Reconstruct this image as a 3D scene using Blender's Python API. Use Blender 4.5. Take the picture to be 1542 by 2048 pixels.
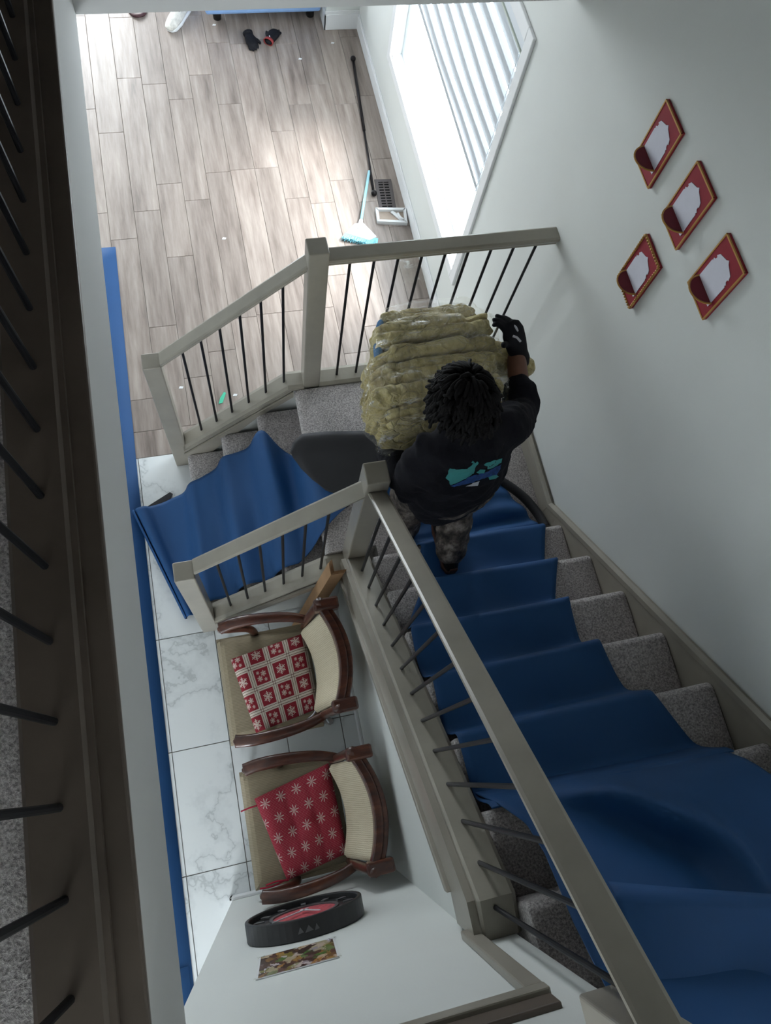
import bpy, bmesh, math, random
from mathutils import Vector, Matrix, noise

for o in list(bpy.data.objects): bpy.data.objects.remove(o)
S = bpy.context.scene
C = S.collection
random.seed(7)

# ------------------------------------------------------------------ camera
CAM_R = (0.97019, -0.20848, 0.12355); CAM_U = (0.15629, 0.92790, 0.33849); CAM_F = (0.18521, 0.30909, -0.93283)
FPX, CX, CY, HC = 1470.454, 771.0, 1024.0, 4.2
cam = bpy.data.cameras.new('camera'); camo = bpy.data.objects.new('camera', cam); C.objects.link(camo)
cam.sensor_fit = 'HORIZONTAL'; cam.sensor_width = 36; cam.lens = FPX/1542*36; cam.clip_start = .02; cam.clip_end = 200
M = Matrix((CAM_R, CAM_U, [-v for v in CAM_F])).transposed().to_4x4(); M.translation = (0, 0, HC)
camo.matrix_world = M
S.camera = camo
def ray(u, v):
    a, b = (u-CX)/FPX, (v-CY)/FPX
    return Vector([CAM_R[i]*a - CAM_U[i]*b + CAM_F[i] for i in range(3)])
def atz(u, v, z):                       # photo pixel -> point on a known height
    r = ray(u, v); return Vector((0, 0, HC)) + r*((z-HC)/r.z)

# ------------------------------------------------------------------ light
wd = bpy.data.worlds.new('sky'); S.world = wd; wd.use_nodes = True
bg = wd.node_tree.nodes['Background']; bg.inputs[0].default_value = (.89, .955, 1, 1); bg.inputs[1].default_value = 14.0
def portal(loc, rot, sx, sy):
    l = bpy.data.lights.new('portal', 'AREA'); l.shape = 'RECTANGLE'; l.size = sx; l.size_y = sy; l.cycles.is_portal = True
    o = bpy.data.objects.new('opening_daylight', l); C.objects.link(o); o.location = loc; o.rotation_euler = rot
P2 = math.pi/2
S.view_settings.view_transform = 'Standard'; S.view_settings.look = 'None'
S.view_settings.exposure = 0.34; S.view_settings.gamma = 1; S.view_settings.use_curve_mapping = False
portal((1.60, 3.6, 1.27), (0, P2, 0), 1.5, 1.8)         # faces -x
portal((-1.05, 7.32, 1.1), (-P2, 0, 0), 1.5, 2.2)        # faces -y, through the added far opening
sun = bpy.data.lights.new('sun', 'SUN'); sun.energy = 8.0; sun.angle = math.radians(22); sun.color = (1, .98, .95)
suno = bpy.data.objects.new('sun', sun); C.objects.link(suno); suno.location = (6, 3.5, 6)
suno.rotation_euler = Vector((-.72, -.06, -1)).to_track_quat('-Z', 'Y').to_euler()
portal((-1.4, -3.05, 1.1), (P2, 0, 0), 1.0, 2.0)       # faces +y, through the added back opening

# ------------------------------------------------------------------ materials
MATS = {}
def nt(name):
    m = bpy.data.materials.new(name); m.use_nodes = True
    t = m.node_tree; b = t.nodes['Principled BSDF']; MATS[name] = m
    return m, t, b
def node(t, kind, **k):
    n = t.nodes.new(kind)
    for a, v in k.items():
        if a.startswith('i_'): n.inputs[a[2:].replace('_', ' ')].default_value = v
        else: setattr(n, a, v)
    return n
def ramp(t, fac, stops):
    r = t.nodes.new('ShaderNodeValToRGB'); e = r.color_ramp.elements
    while len(e) < len(stops): e.new(.5)
    for el, (p, c) in zip(e, stops): el.position = p; el.color = (*c, 1)
    t.links.new(fac, r.inputs[0]); return r.outputs[0]
def bump(t, b, h, strength=.3, dist=.01):
    n = node(t, 'ShaderNodeBump'); n.inputs['Strength'].default_value = strength; n.inputs['Distance'].default_value = dist
    t.links.new(h, n.inputs['Height']); t.links.new(n.outputs[0], b.inputs['Normal'])
def pos(t, scale=(1, 1, 1), rnd=False, kind='pos', rot=(0, 0, 0)):
    if kind == 'pos': o = t.nodes.new('ShaderNodeNewGeometry').outputs['Position']
    else: o = t.nodes.new('ShaderNodeTexCoord').outputs[kind]
    if rnd:
        oi = t.nodes.new('ShaderNodeObjectInfo'); mu = node(t, 'ShaderNodeMath', operation='MULTIPLY'); mu.inputs[1].default_value = 37.
        t.links.new(oi.outputs['Random'], mu.inputs[0])
        ad = node(t, 'ShaderNodeVectorMath', operation='ADD'); t.links.new(o, ad.inputs[0]); t.links.new(mu.outputs[0], ad.inputs[1]); o = ad.outputs[0]
    mp = node(t, 'ShaderNodeMapping'); mp.inputs['Scale'].default_value = scale; mp.inputs['Rotation'].default_value = rot
    t.links.new(o, mp.inputs[0]); return mp.outputs[0]
def noi(t, v, scale, detail=3, rough=.5, out=0):
    n = node(t, 'ShaderNodeTexNoise'); n.inputs['Scale'].default_value = scale; n.inputs['Detail'].default_value = detail; n.inputs['Roughness'].default_value = rough
    t.links.new(v, n.inputs['Vector']); return n.outputs[out]
def plain(name, col, rough=.5, var=.0, vs=8, bs=0, bscale=60, bd=.004, metal=0, sheen=0, kind='pos', scale=(1, 1, 1), coat=0):
    m, t, b = nt(name)
    b.inputs['Base Color'].default_value = (*col, 1); b.inputs['Roughness'].default_value = rough; b.inputs['Metallic'].default_value = metal
    if max(col) < .02: b.inputs['Specular IOR Level'].default_value = .18
    if sheen: b.inputs['Sheen Weight'].default_value = sheen
    if coat: b.inputs['Coat Weight'].default_value = coat; b.inputs['Coat Roughness'].default_value = .2
    if var:
        f = noi(t, pos(t, scale, kind=kind), vs, 4, .6)
        t.links.new(ramp(t, f, [(.3, [c*(1-var) for c in col]), (.7, [min(1, c*(1+var)) for c in col])]), b.inputs['Base Color'])
    if bs: bump(t, b, noi(t, pos(t, scale, kind=kind), bscale, 3), bs, bd)
    return m
plain('drywall', (.66, .68, .66), .85, .02, 2, .12, 170, .002)
plain('ceiling_paint', (.62, .62, .61), .9)
plain('upper_darkened', (.14, .135, .13), .9)  # upper walls and ceiling darkened to cut bounced light upstairs
plain('white_paint', (.74, .75, .76), .5, .02, 3)
plain('greige_paint', (.295, .272, .228), .34, .10, 6, .06, 30, .003, scale=(1, 1, 1))
plain('shaded_brown', (.115, .090, .072), .45, .15, 6)  # brown trim with the upper hall's shade darkened into the colour
plain('black_metal', (.012, .012, .014), .42)
plain('runner_blue', (.0055, .062, .195), .70, .05, 3, .10, 900, .001)
plain('runner_dark', (.028, .028, .032), .8, .08, 5, .2, 700, .001)
plain('cardboard', (.42, .25, .13), .8, .08, 14)
plain('cardboard_edge', (.24, .14, .07), .9)
plain('skin', (.17, .075, .045), .5, .12, 22)
plain('black_fabric', (.0085, .0085, .0125), .95, .15, 20, .35, 55, .006)
plain('black_rib', (.010, .010, .013), .9, .1, 60, .5, 300, .003)
plain('hair', (.0045, .0038, .0042), .8, .2, 60, .5, 250, .003)
plain('glove', (.007, .007, .010), .65, .1, 40, .3, 300, .002)
plain('white_print', (.62, .62, .66), .6)
plain('teal_print', (.045, .27, .27), .8, .06, 40)
plain('navy_print', (.012, .05, .20), .8, .5, 60)
plain('shoe_black', (.010, .009, .009), .45)
plain('shoe_brown', (.07, .025, .015), .45)
plain('eye_white', (.7, .68, .64), .25)
plain('plaque_red', (.26, .008, .022), .7, .08, 40)
plain('plaque_dark', (.15, .008, .018), .7, .08, 40)
plain('gold', (.45, .24, .06), .45, metal=.3)
plain('paper_white', (.66, .66, .74), .8, .03, 20)
plain('clock_black', (.018, .018, .02), .48)
plain('clock_face', (.10, .10, .105), .5)
plain('clock_red', (.50, .08, .10), .6, .35, 60)
plain('broom_blue', (.33, .60, .68), .4)
plain('bristle', (.22, .55, .66), .7, .3, 60)
plain('plastic_white', (.72, .73, .74), .4)
plain('tray_tan', (.42, .34, .28), .7, .1, 15)
plain('register', (.07, .058, .058), .45)
plain('register_dark', (.006, .006, .006), .7)
plain('rod', (.018, .015, .016), .35, metal=.5)
plain('glove_red', (.26, .03, .03), .7)
plain('strap_dark', (.05, .014, .018), .6)
plain('sneaker', (.58, .56, .52), .7, .25, 30, .4, 60, .006)
plain('sofa_blue', (.22, .36, .62), .8, .05, 20)
plain('green_scrap', (.05, .45, .28), .5)
plain('olive', (.22, .21, .05), .5)
plain('sole_tan', (.35, .30, .22), .7)
plain('cream_blanket_blue', (.02, .13, .30), .9, .1, 30)
plain('blind_band', (.46, .50, .53), .8)
plain('blind_rail', (.42, .46, .40), .5)
plain('vinyl', (.62, .66, .70), .4)

def glassy(name, col, transp, rough=.05, wrinkle=0, wscale=20):
    m, t, b = nt(name); out = t.nodes['Material Output']; t.nodes.remove(b)
    g = node(t, 'ShaderNodeBsdfGlossy'); g.inputs['Roughness'].default_value = rough; g.inputs['Color'].default_value = (1, 1, 1, 1)
    tr = node(t, 'ShaderNodeBsdfTransparent'); tr.inputs['Color'].default_value = (*col, 1)
    mx = node(t, 'ShaderNodeMixShader'); mx.inputs[0].default_value = 1-transp
    if wrinkle:
        bp = node(t, 'ShaderNodeBump'); bp.inputs['Strength'].default_value = wrinkle; bp.inputs['Distance'].default_value = .07
        f = noi(t, pos(t, (1, 1, 1)), wscale, 5, .6); t.links.new(f, bp.inputs['Height']); t.links.new(bp.outputs[0], g.inputs['Normal'])
        st_ = noi(t, pos(t, (6, 26, 6)), 1.5, 4, .6); lo = 1-transp
        t.links.new(ramp(t, st_, [(.50, (lo, lo, lo)), (.60, (lo+.05,)*3), (.65, (lo+.55,)*3), (.70, (lo+.06,)*3)]), mx.inputs[0])
    t.links.new(tr.outputs[0], mx.inputs[1]); t.links.new(g.outputs[0], mx.inputs[2]); t.links.new(mx.outputs[0], out.inputs[0])
    return m
glassy('pane_glass', (.97, .99, 1), .95)
glassy('film', (.98, .98, .96), .94, .14, 1.0, 22)
def translucent(name, col, fac):
    m, t, b = nt(name); out = t.nodes['Material Output']
    b.inputs['Base Color'].default_value = (*col, 1); b.inputs['Roughness'].default_value = .9
    tl = node(t, 'ShaderNodeBsdfTranslucent'); tl.inputs[0].default_value = (*col, 1)
    mx = node(t, 'ShaderNodeMixShader'); mx.inputs[0].default_value = fac
    t.links.new(b.outputs[0], mx.inputs[1]); t.links.new(tl.outputs[0], mx.inputs[2]); t.links.new(mx.outputs[0], out.inputs[0])
translucent('blind_fabric', (.42, .44, .46), .10)

def mk_planks():
    m, t, b = nt('plank_wood')
    v = pos(t, (9, .9, 1), rnd=True); f = noi(t, v, 2.2, 6, .62)
    g2 = noi(t, pos(t, (60, 3, 1), rnd=True), 1.4, 3, .5)
    c = ramp(t, f, [(.25, (.140, .110, .095)), (.42, (.245, .200, .175)), (.6, (.33, .278, .246)), (.8, (.43, .375, .335))])
    oi = t.nodes.new('ShaderNodeObjectInfo')
    hv = node(t, 'ShaderNodeHueSaturation'); mr = node(t, 'ShaderNodeMapRange'); mr.inputs[3].default_value = .86; mr.inputs[4].default_value = 1.12
    t.links.new(oi.outputs['Random'], mr.inputs[0]); t.links.new(mr.outputs[0], hv.inputs['Value']); t.links.new(c, hv.inputs['Color'])
    mx = node(t, 'ShaderNodeMixRGB', blend_type='MULTIPLY'); mx.inputs[0].default_value = .55
    t.links.new(hv.outputs[0], mx.inputs[1]); t.links.new(ramp(t, g2, [(.3, (.80, .785, .775)), (.65, (1, 1, 1))]), mx.inputs[2])
    t.links.new(mx.outputs[0], b.inputs['Base Color']); b.inputs['Roughness'].default_value = .42
    bump(t, b, g2, .12, .003)
mk_planks()
def mk_tile():
    m, t, b = nt('marble_tile')
    v = pos(t, (1, 1, 1), rnd=True)
    d = noi(t, v, 2.6, 5, .6, 1)
    ad = node(t, 'ShaderNodeMixRGB'); ad.inputs[0].default_value = .55; t.links.new(v, ad.inputs[1]); t.links.new(d, ad.inputs[2])
    w = node(t, 'ShaderNodeTexNoise'); w.inputs['Scale'].default_value = 2.1; w.inputs['Detail'].default_value = 4; t.links.new(ad.outputs[0], w.inputs[0])
    s = node(t, 'ShaderNodeMath', operation='SUBTRACT'); s.inputs[1].default_value = .5; t.links.new(w.outputs[0], s.inputs[0])
    a = node(t, 'ShaderNodeMath', operation='ABSOLUTE'); t.links.new(s.outputs[0], a.inputs[0])
    t.links.new(ramp(t, a.outputs[0], [(0, (.50, .53, .54)), (.012, (.66, .69, .70)), (.06, (.74, .77, .78)), (.3, (.78, .80, .80))]), b.inputs['Base Color'])
    b.inputs['Roughness'].default_value = .18
mk_tile()
plain('grout', (.34, .31, .285), .9)
def mk_carpet():
    m, t, b = nt('carpet')
    v = pos(t); n1 = noi(t, v, 150, 3, .7); n2 = noi(t, v, 9, 3)
    c = ramp(t, n1, [(.34, (.26, .235, .236)), (.5, (.53, .490, .485)), (.66, (.80, .76, .745))])
    mx = node(t, 'ShaderNodeMixRGB', blend_type='MULTIPLY'); mx.inputs[0].default_value = .5
    t.links.new(c, mx.inputs[1]); t.links.new(ramp(t, n2, [(.3, (.75, .75, .75)), (.7, (1, 1, 1))]), mx.inputs[2])
    t.links.new(mx.outputs[0], b.inputs['Base Color']); b.inputs['Roughness'].default_value = 1; b.inputs['Sheen Weight'].default_value = .2
    bump(t, b, n1, 1.0, .006)
mk_carpet()
def mk_chairwood():
    m, t, b = nt('chair_wood')
    f = noi(t, pos(t, (4, 14, 14)), 2.5, 5, .6)
    t.links.new(ramp(t, f, [(.3, (.035, .012, .009)), (.55, (.085, .026, .015)), (.75, (.17, .058, .028))]), b.inputs['Base Color'])
    b.inputs['Roughness'].default_value = .32; b.inputs['Coat Weight'].default_value = .4
mk_chairwood()
def mk_uphol(name, c1, c2, scale):
    m, t, b = nt(name)
    w = node(t, 'ShaderNodeTexWave', wave_type='BANDS', bands_direction='Y'); w.inputs['Scale'].default_value = scale; w.inputs['Distortion'].default_value = 1.2; w.inputs['Detail'].default_value = 2
    t.links.new(pos(t), w.inputs[0])
    n = noi(t, pos(t, (3, 60, 3)), 3, 3)
    mx = node(t, 'ShaderNodeMixRGB'); mx.inputs[0].default_value = .5; t.links.new(w.outputs[1], mx.inputs[1]); t.links.new(n, mx.inputs[2])
    t.links.new(ramp(t, mx.outputs[0], [(.2, c1), (.8, c2)]), b.inputs['Base Color']); b.inputs['Roughness'].default_value = .9
    bump(t, b, mx.outputs[0], .35, .004)
mk_uphol('seat_fabric', (.27, .22, .145), (.36, .305, .215), 45)
mk_uphol('back_fabric', (.56, .47, .32), (.76, .68, .52), 40)
def mk_blanket():
    m, t, b = nt('blanket')
    n = noi(t, pos(t), 30, 5, .6); n2 = noi(t, pos(t, (14, 5, 14)), 2, 4, .6)
    t.links.new(ramp(t, n2, [(.3, (.36, .285, .11)), (.5, (.58, .485, .22)), (.72, (.68, .585, .30))]), b.inputs['Base Color'])
    b.inputs['Roughness'].default_value = .95; b.inputs['Sheen Weight'].default_value = .3
    vo = node(t, 'ShaderNodeTexVoronoi', feature='DISTANCE_TO_EDGE'); vo.inputs['Scale'].default_value = 17
    wv = noi(t, pos(t), 9, 3, .5, 1); vm = node(t, 'ShaderNodeMixRGB'); vm.inputs[0].default_value = .12; t.links.new(pos(t, (1, 1.6, 1)), vm.inputs[1]); t.links.new(wv, vm.inputs[2]); t.links.new(vm.outputs[0], vo.inputs['Vector'])
    cr_ = ramp(t, vo.outputs[0], [(0, (0, 0, 0)), (.10, (1, 1, 1))])
    ad = node(t, 'ShaderNodeMixRGB', blend_type='ADD'); ad.inputs[0].default_value = .30; t.links.new(n2, ad.inputs[1]); t.links.new(cr_, ad.inputs[2])
    bump(t, b, ad.outputs[0], .8, .022)
mk_blanket()
def mk_camo():
    m, t, b = nt('camo')
    n = noi(t, pos(t, (1, 1, .6)), 22, 4, .6); n2 = noi(t, pos(t), 70, 3, .6)
    c = ramp(t, n, [(.36, (.022, .018, .016)), (.47, (.075, .062, .055)), (.56, (.16, .13, .112)), (.66, (.32, .28, .25))])
    mx = node(t, 'ShaderNodeMixRGB', blend_type='MULTIPLY'); mx.inputs[0].default_value = .5; t.links.new(c, mx.inputs[1]); t.links.new(ramp(t, n2, [(.4, (.45, .45, .45)), (.6, (1, 1, 1))]), mx.inputs[2])
    t.links.new(mx.outputs[0], b.inputs['Base Color']); b.inputs['Roughness'].default_value = .9
mk_camo()
def mk_photo():
    m, t, b = nt('photo_print')
    v = node(t, 'ShaderNodeTexVoronoi'); v.inputs['Scale'].default_value = 5.5
    mp = pos(t, (2.6, 1.8, 1), kind='UV'); wv = noi(t, mp, 6, 3, .5, 1)
    mx = node(t, 'ShaderNodeMixRGB'); mx.inputs[0].default_value = .35; t.links.new(mp, mx.inputs[1]); t.links.new(wv, mx.inputs[2]); t.links.new(mx.outputs[0], v.inputs['Vector'])
    sp = node(t, 'ShaderNodeSeparateColor'); t.links.new(v.outputs['Color'], sp.inputs[0])
    c = ramp(t, sp.outputs[0], [(0, (.045, .02, .015)), (.3, (.06, .03, .02)), (.42, (.40, .20, .05)), (.55, (.06, .16, .03)), (.66, (.50, .38, .26)), (.8, (.52, .48, .55)), (.9, (.10, .04, .03))])
    t.links.new(c, b.inputs['Base Color']); b.inputs['Roughness'].default_value = .35
    bump(t, b, v.outputs['Distance'], .0, .001)
mk_photo()

# math-node helper for the printed cushion fabrics
class N:
    def __init__(s, t, o): s.t = t; s.o = o
    def op(s, kind, other=None, third=None):
        n = s.t.nodes.new('ShaderNodeMath'); n.operation = kind; s.t.links.new(s.o, n.inputs[0])
        for i, x in ((1, other), (2, third)):
            if x is None: continue
            if isinstance(x, N): s.t.links.new(x.o, n.inputs[i])
            else: n.inputs[i].default_value = x
        return N(s.t, n.outputs[0])
    def __add__(s, x): return s.op('ADD', x)
    def __sub__(s, x): return s.op('SUBTRACT', x)
    def __mul__(s, x): return s.op('MULTIPLY', x)
    def lt(s, x): return s.op('LESS_THAN', x)
    def gt(s, x): return s.op('GREATER_THAN', x)
    def mx(s, x): return s.op('MAXIMUM', x)
    def ab(s): return s.op('ABSOLUTE')
def uvN(t):
    s = t.nodes.new('ShaderNodeSeparateXYZ'); t.links.new(t.nodes.new('ShaderNodeTexCoord').outputs['UV'], s.inputs[0])
    return N(t, s.outputs[0]), N(t, s.outputs[1])
def flake(x, y, r0, six=True):
    r = ((x*x)+(y*y)).op('SQRT'); th = y.op('ARCTAN2', x)
    per = math.pi/3 if six else math.pi/4
    ph = ((th+10*per).op('MODULO', per)-per/2).ab()          # 0 on an arm
    d = r*ph.op('SINE')
    arm = d.lt(.07*r0)*r.lt(r0)
    al = r*ph.op('COSINE')
    b1 = ((al-d*.6-.55*r0).ab()).lt(.06*r0)*d.lt(.30*r0)
    b2 = ((al-d*.6-.30*r0).ab()).lt(.06*r0)*d.lt(.2*r0)
    return arm.mx(b1).mx(b2)
def mixc(t, fac, a, b):
    n = t.nodes.new('ShaderNodeMixRGB'); t.links.new(fac.o, n.inputs[0])
    for i, x in ((1, a), (2, b)):
        if isinstance(x, tuple): n.inputs[i].default_value = (*x, 1)
        else: t.links.new(x, n.inputs[i])
    return n.outputs[0]
def mk_plaid():
    m, t, b = nt('plaid_snowflake_print'); u, v = uvN(t)
    U, V = u*3.75+.30, v*3.6+.22
    fu, fv = U.op('FRACT')-.5, V.op('FRACT')-.5
    au, av = fu.ab(), fv.ab()
    band = au.gt(.39).mx(av.gt(.39)); line = ((au-.44).ab().lt(.012)).mx((av-.44).ab().lt(.012))
    edge = ((au-.375).ab().lt(.010)*av.lt(.385)).mx((av-.375).ab().lt(.010)*au.lt(.385))
    par = ((U.op('FLOOR')+V.op('FLOOR')+20).op('MODULO', 2)).gt(.5)
    big = flake(fu, fv, .26)
    tri = flake(fu+.13, fv-.1, .15).mx(flake(fu-.1, fv+.1, .15)).mx(flake(fu-.15, fv-.2, .09)).mx(flake(fu+.17, fv+.19, .09))
    fl = (big*par).mx(tri*(par.op('SUBTRACT', 1).ab()))
    c = mixc(t, fl, (.235, .010, .022), (.62, .53, .47))
    c = mixc(t, edge, c, (.62, .53, .47)); c = mixc(t, band, c, (.60, .54, .46)); c = mixc(t, line, c, (.10, .02, .025))
    t.links.new(c, b.inputs['Base Color']); b.inputs['Roughness'].default_value = .9
mk_plaid()
def mk_starred():
    m, t, b = nt('red_star_print'); u, v = uvN(t)
    U, V = u*4.8, v*4.8
    off = (V.op('FLOOR').op('MODULO', 2))*.5
    fu, fv = (U+off).op('FRACT')-.5, V.op('FRACT')-.5
    st = flake(fu, fv*1.15, .20, False); r = ((fu*fu)+(fv*fv)).op('SQRT'); th = fv.op('ARCTAN2', fu)
    cs4 = (th*4).op('COSINE').ab(); pet = r.lt(cs4*cs4*cs4*.30+.02)
    du, dv = (u*58).op('FRACT')-.5, (v*58).op('FRACT')-.5
    dots = ((du*du)+(dv*dv)).lt(.05)
    c = mixc(t, dots, (.36, .012, .04), (.56, .20, .21)); c = mixc(t, pet, c, (.66, .50, .47))
    t.links.new(c, b.inputs['Base Color']); b.inputs['Roughness'].default_value = .9
mk_starred()

# ------------------------------------------------------------------ builders
class MB:
    def __init__(s): s.v = []; s.f = []; s.m = []
    def add(s, vs, fs, mi=0):
        n = len(s.v); s.v += [tuple(p) for p in vs]; s.f += [tuple(i+n for i in f) for f in fs]; s.m += [mi]*len(fs); return s
    def box(s, a, b, mi=0):
        x0, y0, z0 = a; x1, y1, z1 = b
        return s.add([(x0,y0,z0),(x1,y0,z0),(x1,y1,z0),(x0,y1,z0),(x0,y0,z1),(x1,y0,z1),(x1,y1,z1),(x0,y1,z1)],
                     [(3,2,1,0),(4,5,6,7),(0,1,5,4),(1,2,6,5),(2,3,7,6),(3,0,4,7)], mi)
    def bar(s, sec, p0, p1, lat, up=(0,0,1), mi=0):      # section [(lateral, vertical)], CCW, swept p0->p1; ends stay plumb
        lat = Vector(lat); up = Vector(up); n = len(sec)
        d = Vector(p1)-Vector(p0)
        vs = [Vector(p)+lat*a+up*b for p in (p0, p1) for a, b in sec]
        fl = lat.cross(up).dot(d) > 0
        fs = [(i, (i+1)%n, n+(i+1)%n, n+i) for i in range(n)]
        caps = [tuple(range(n))[::-1], tuple(range(n, 2*n))]
        if not fl: fs = [f[::-1] for f in fs]; caps = [c[::-1] for c in caps]
        return s.add(vs, fs+caps, mi)
    def prism(s, poly, off, mi=0):                       # polygon (3-D points) extruded by a vector
        off = Vector(off); n = len(poly); P = [Vector(p) for p in poly]
        vs = P+[p+off for p in P]
        nrm = Vector((0,0,0))
        for i in range(n): nrm += P[i].cross(P[(i+1)%n])
        fs = [(i, (i+1)%n, n+(i+1)%n, n+i) for i in range(n)]; caps = [tuple(range(n))[::-1], tuple(range(n, 2*n))]
        if nrm.dot(off) < 0: fs = [f[::-1] for f in fs]; caps = [c[::-1] for c in caps]
        return s.add(vs, fs+caps, mi)
    def tube(s, path, rad, n=10, ref=None, caps=True, mi=0, round_=False):
        P = [Vector(p) for p in path]; k = len(P)
        if not isinstance(rad, list): rad = [rad]*k
        rad = [(r if isinstance(r, (list, tuple)) else (r, r)) for r in rad]
        if round_:                                        # rounded ends
            d0 = (P[0]-P[1]).normalized(); d1 = (P[-1]-P[-2]).normalized(); r0, r1 = rad[0], rad[-1]
            pre = [P[0]+d0*max(r0)*.95, P[0]+d0*max(r0)*.65]; post = [P[-1]+d1*max(r1)*.65, P[-1]+d1*max(r1)*.95]
            P = pre+P+post
            rad = [(r0[0]*.3, r0[1]*.3), (r0[0]*.76, r0[1]*.76)]+rad+[(r1[0]*.76, r1[1]*.76), (r1[0]*.3, r1[1]*.3)]; k = len(P)
        T = [(P[min(i+1, k-1)]-P[max(i-1, 0)]).normalized() for i in range(k)]
        a = Vector(ref) if ref else (Vector((0,0,1)) if abs(T[0].z) < .9 else Vector((1,0,0)))
        vs = []
        for i in range(k):
            a = (Vector(ref) if ref else a); a = (a-T[i]*a.dot(T[i])).normalized(); b = T[i].cross(a)
            for j in range(n):
                th = 2*math.pi*j/n; vs.append(P[i]+a*(math.cos(th)*rad[i][0])+b*(math.sin(th)*rad[i][1]))
        fs = [(i*n+j, i*n+(j+1)%n, (i+1)*n+(j+1)%n, (i+1)*n+j) for i in range(k-1) for j in range(n)]
        if caps: fs += [tuple(range(n))[::-1], tuple((k-1)*n+j for j in range(n))]
        return s.add(vs, fs, mi)
    def ball(s, c, r, n=12, m=8, mi=0, rot=None):
        c = Vector(c); r = r if isinstance(r, (tuple, list)) else (r, r, r)
        vs = []; 
        for i in range(1, m):
            ph = math.pi*i/m
            for j in range(n):
                th = 2*math.pi*j/n; q = Vector((r[0]*math.sin(ph)*math.cos(th), r[1]*math.sin(ph)*math.sin(th), r[2]*math.cos(ph)))
                vs.append(c+(rot @ q if rot else q))
        t_, b_ = Vector((0,0,r[2])), Vector((0,0,-r[2]))
        vs += [c+(rot @ t_ if rot else t_), c+(rot @ b_ if rot else b_)]; T_ = len(vs)-2
        fs = [(i*n+j, (i+1)*n+j, (i+1)*n+(j+1)%n, i*n+(j+1)%n) for i in range(m-2) for j in range(n)]
        fs += [(T_, j, (j+1)%n) for j in range(n)]+[(T_+1, (m-2)*n+(j+1)%n, (m-2)*n+j) for j in range(n)]
        return s.add(vs, fs, mi)
    def grid(s, nu, nv, fn, mi=0):
        vs = [fn(i/nu, j/nv) for j in range(nv+1) for i in range(nu+1)]
        return s.add(vs, [(j*(nu+1)+i, j*(nu+1)+i+1, (j+1)*(nu+1)+i+1, (j+1)*(nu+1)+i) for j in range(nv) for i in range(nu)], mi)
    def build(s, name, mat, parent=None, bevel=0, smooth=False, seg=2, label=None, cat=None, group=None, kind=None, uv=None):
        me = bpy.data.meshes.new(name); me.from_pydata(s.v, [], s.f); 
        for mm in (mat if isinstance(mat, (list, tuple)) else [mat]): me.materials.append(MATS[mm])
        for p, i in zip(me.polygons, s.m): p.material_index = i; p.use_smooth = smooth
        if uv:
            l = me.uv_layers.new(name='UVMap')
            for lp in me.loops: l.data[lp.index].uv = uv(me.vertices[lp.vertex_index].co, lp.vertex_index)
        me.validate()
        o = bpy.data.objects.new(name, me); C.objects.link(o)
        if bevel:
            b = o.modifiers.new('bevel', 'BEVEL'); b.width = bevel; b.segments = seg; b.limit_method = 'ANGLE'; b.angle_limit = .6
        adopt(o, parent); tag(o, label, cat, group, kind)
        return o
def adopt(o, parent):
    if parent:
        o.parent = parent; o.matrix_parent_inverse = Matrix.Translation(parent.location).inverted() if parent.type == 'EMPTY' else Matrix()
def tag(o, label=None, cat=None, group=None, kind=None):
    for k, v in (('label', label), ('category', cat), ('group', group), ('kind', kind)):
        if v: o[k] = v
    return o
def thing(name, loc, label=None, cat=None, group=None, kind=None):
    o = bpy.data.objects.new(name, None); C.objects.link(o); o.location = loc; o.empty_display_size = .1
    return tag(o, label, cat, group, kind)
def mod(o, kind, **k):
    m = o.modifiers.new(kind.lower(), kind)
    for a, v in k.items(): setattr(m, a, v)
    return m
def chaikin(p, it=2):
    p = [Vector(q) for q in p]
    for _ in range(it):
        q = [p[0]]
        for a, b in zip(p, p[1:]): q += [a*.75+b*.25, a*.25+b*.75]
        p = q+[p[-1]]
    return p
def lerp(xs, ys, x):
    if x <= xs[0]: return ys[0]
    for i in range(len(xs)-1):
        if x <= xs[i+1]: f = (x-xs[i])/(xs[i+1]-xs[i]); return ys[i]*(1-f)+ys[i+1]*f
    return ys[-1]
# ================================================================== STRUCTURE
XR = 1.48; RI = .1987; RUN = .214; ZL = 4*RI; ZC = 2.40; ZU = 2.78; YU = -.50
XB, YB, YF, ZT = -2.4, -3.0, 7.2, 5.15
WY0, WY1, WZ0, WZ1 = 2.70, 4.50, .53, 2.03
# ---- wooden floor, plank by plank
fl = thing('floor', (0, 2, 0), kind='structure')
MB().box((XB, 1.97, -.06), (XR+.1, YF, -.012)).build('subfloor', 'grout', fl)
plank_me = {}
def plank(x0, y0, L, W, rot=False):
    key = (round(L, 3), round(W, 3), rot)
    if key not in plank_me:
        g = .0006; e = .0022
        a, b = (L, W) if rot else (W, L)
        v = [(g,g,-.012),(a-g,g,-.012),(a-g,b-g,-.012),(g,b-g,-.012),(g,g,-e),(a-g,g,-e),(a-g,b-g,-e),(g,b-g,-e),(g+e,g+e,0),(a-g-e,g+e,0),(a-g-e,b-g-e,0),(g+e,b-g-e,0)]
        f = [(0,1,5,4),(1,2,6,5),(2,3,7,6),(3,0,4,7),(4,5,9,8),(5,6,10,9),(6,7,11,10),(7,4,8,11),(8,9,10,11)]
        me = bpy.data.meshes.new('plank'); me.from_pydata(v, [], f); me.materials.append(MATS['plank_wood']); plank_me[key] = me
    o = bpy.data.objects.new('plank', plank_me[key]); C.objects.link(o); o.location = (x0, y0, 0); adopt(o, fl)
PW = .173; LENS = [.62, .93, 1.22]
xs = [-.589-10*PW+PW*i for i in range(24)]
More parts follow.
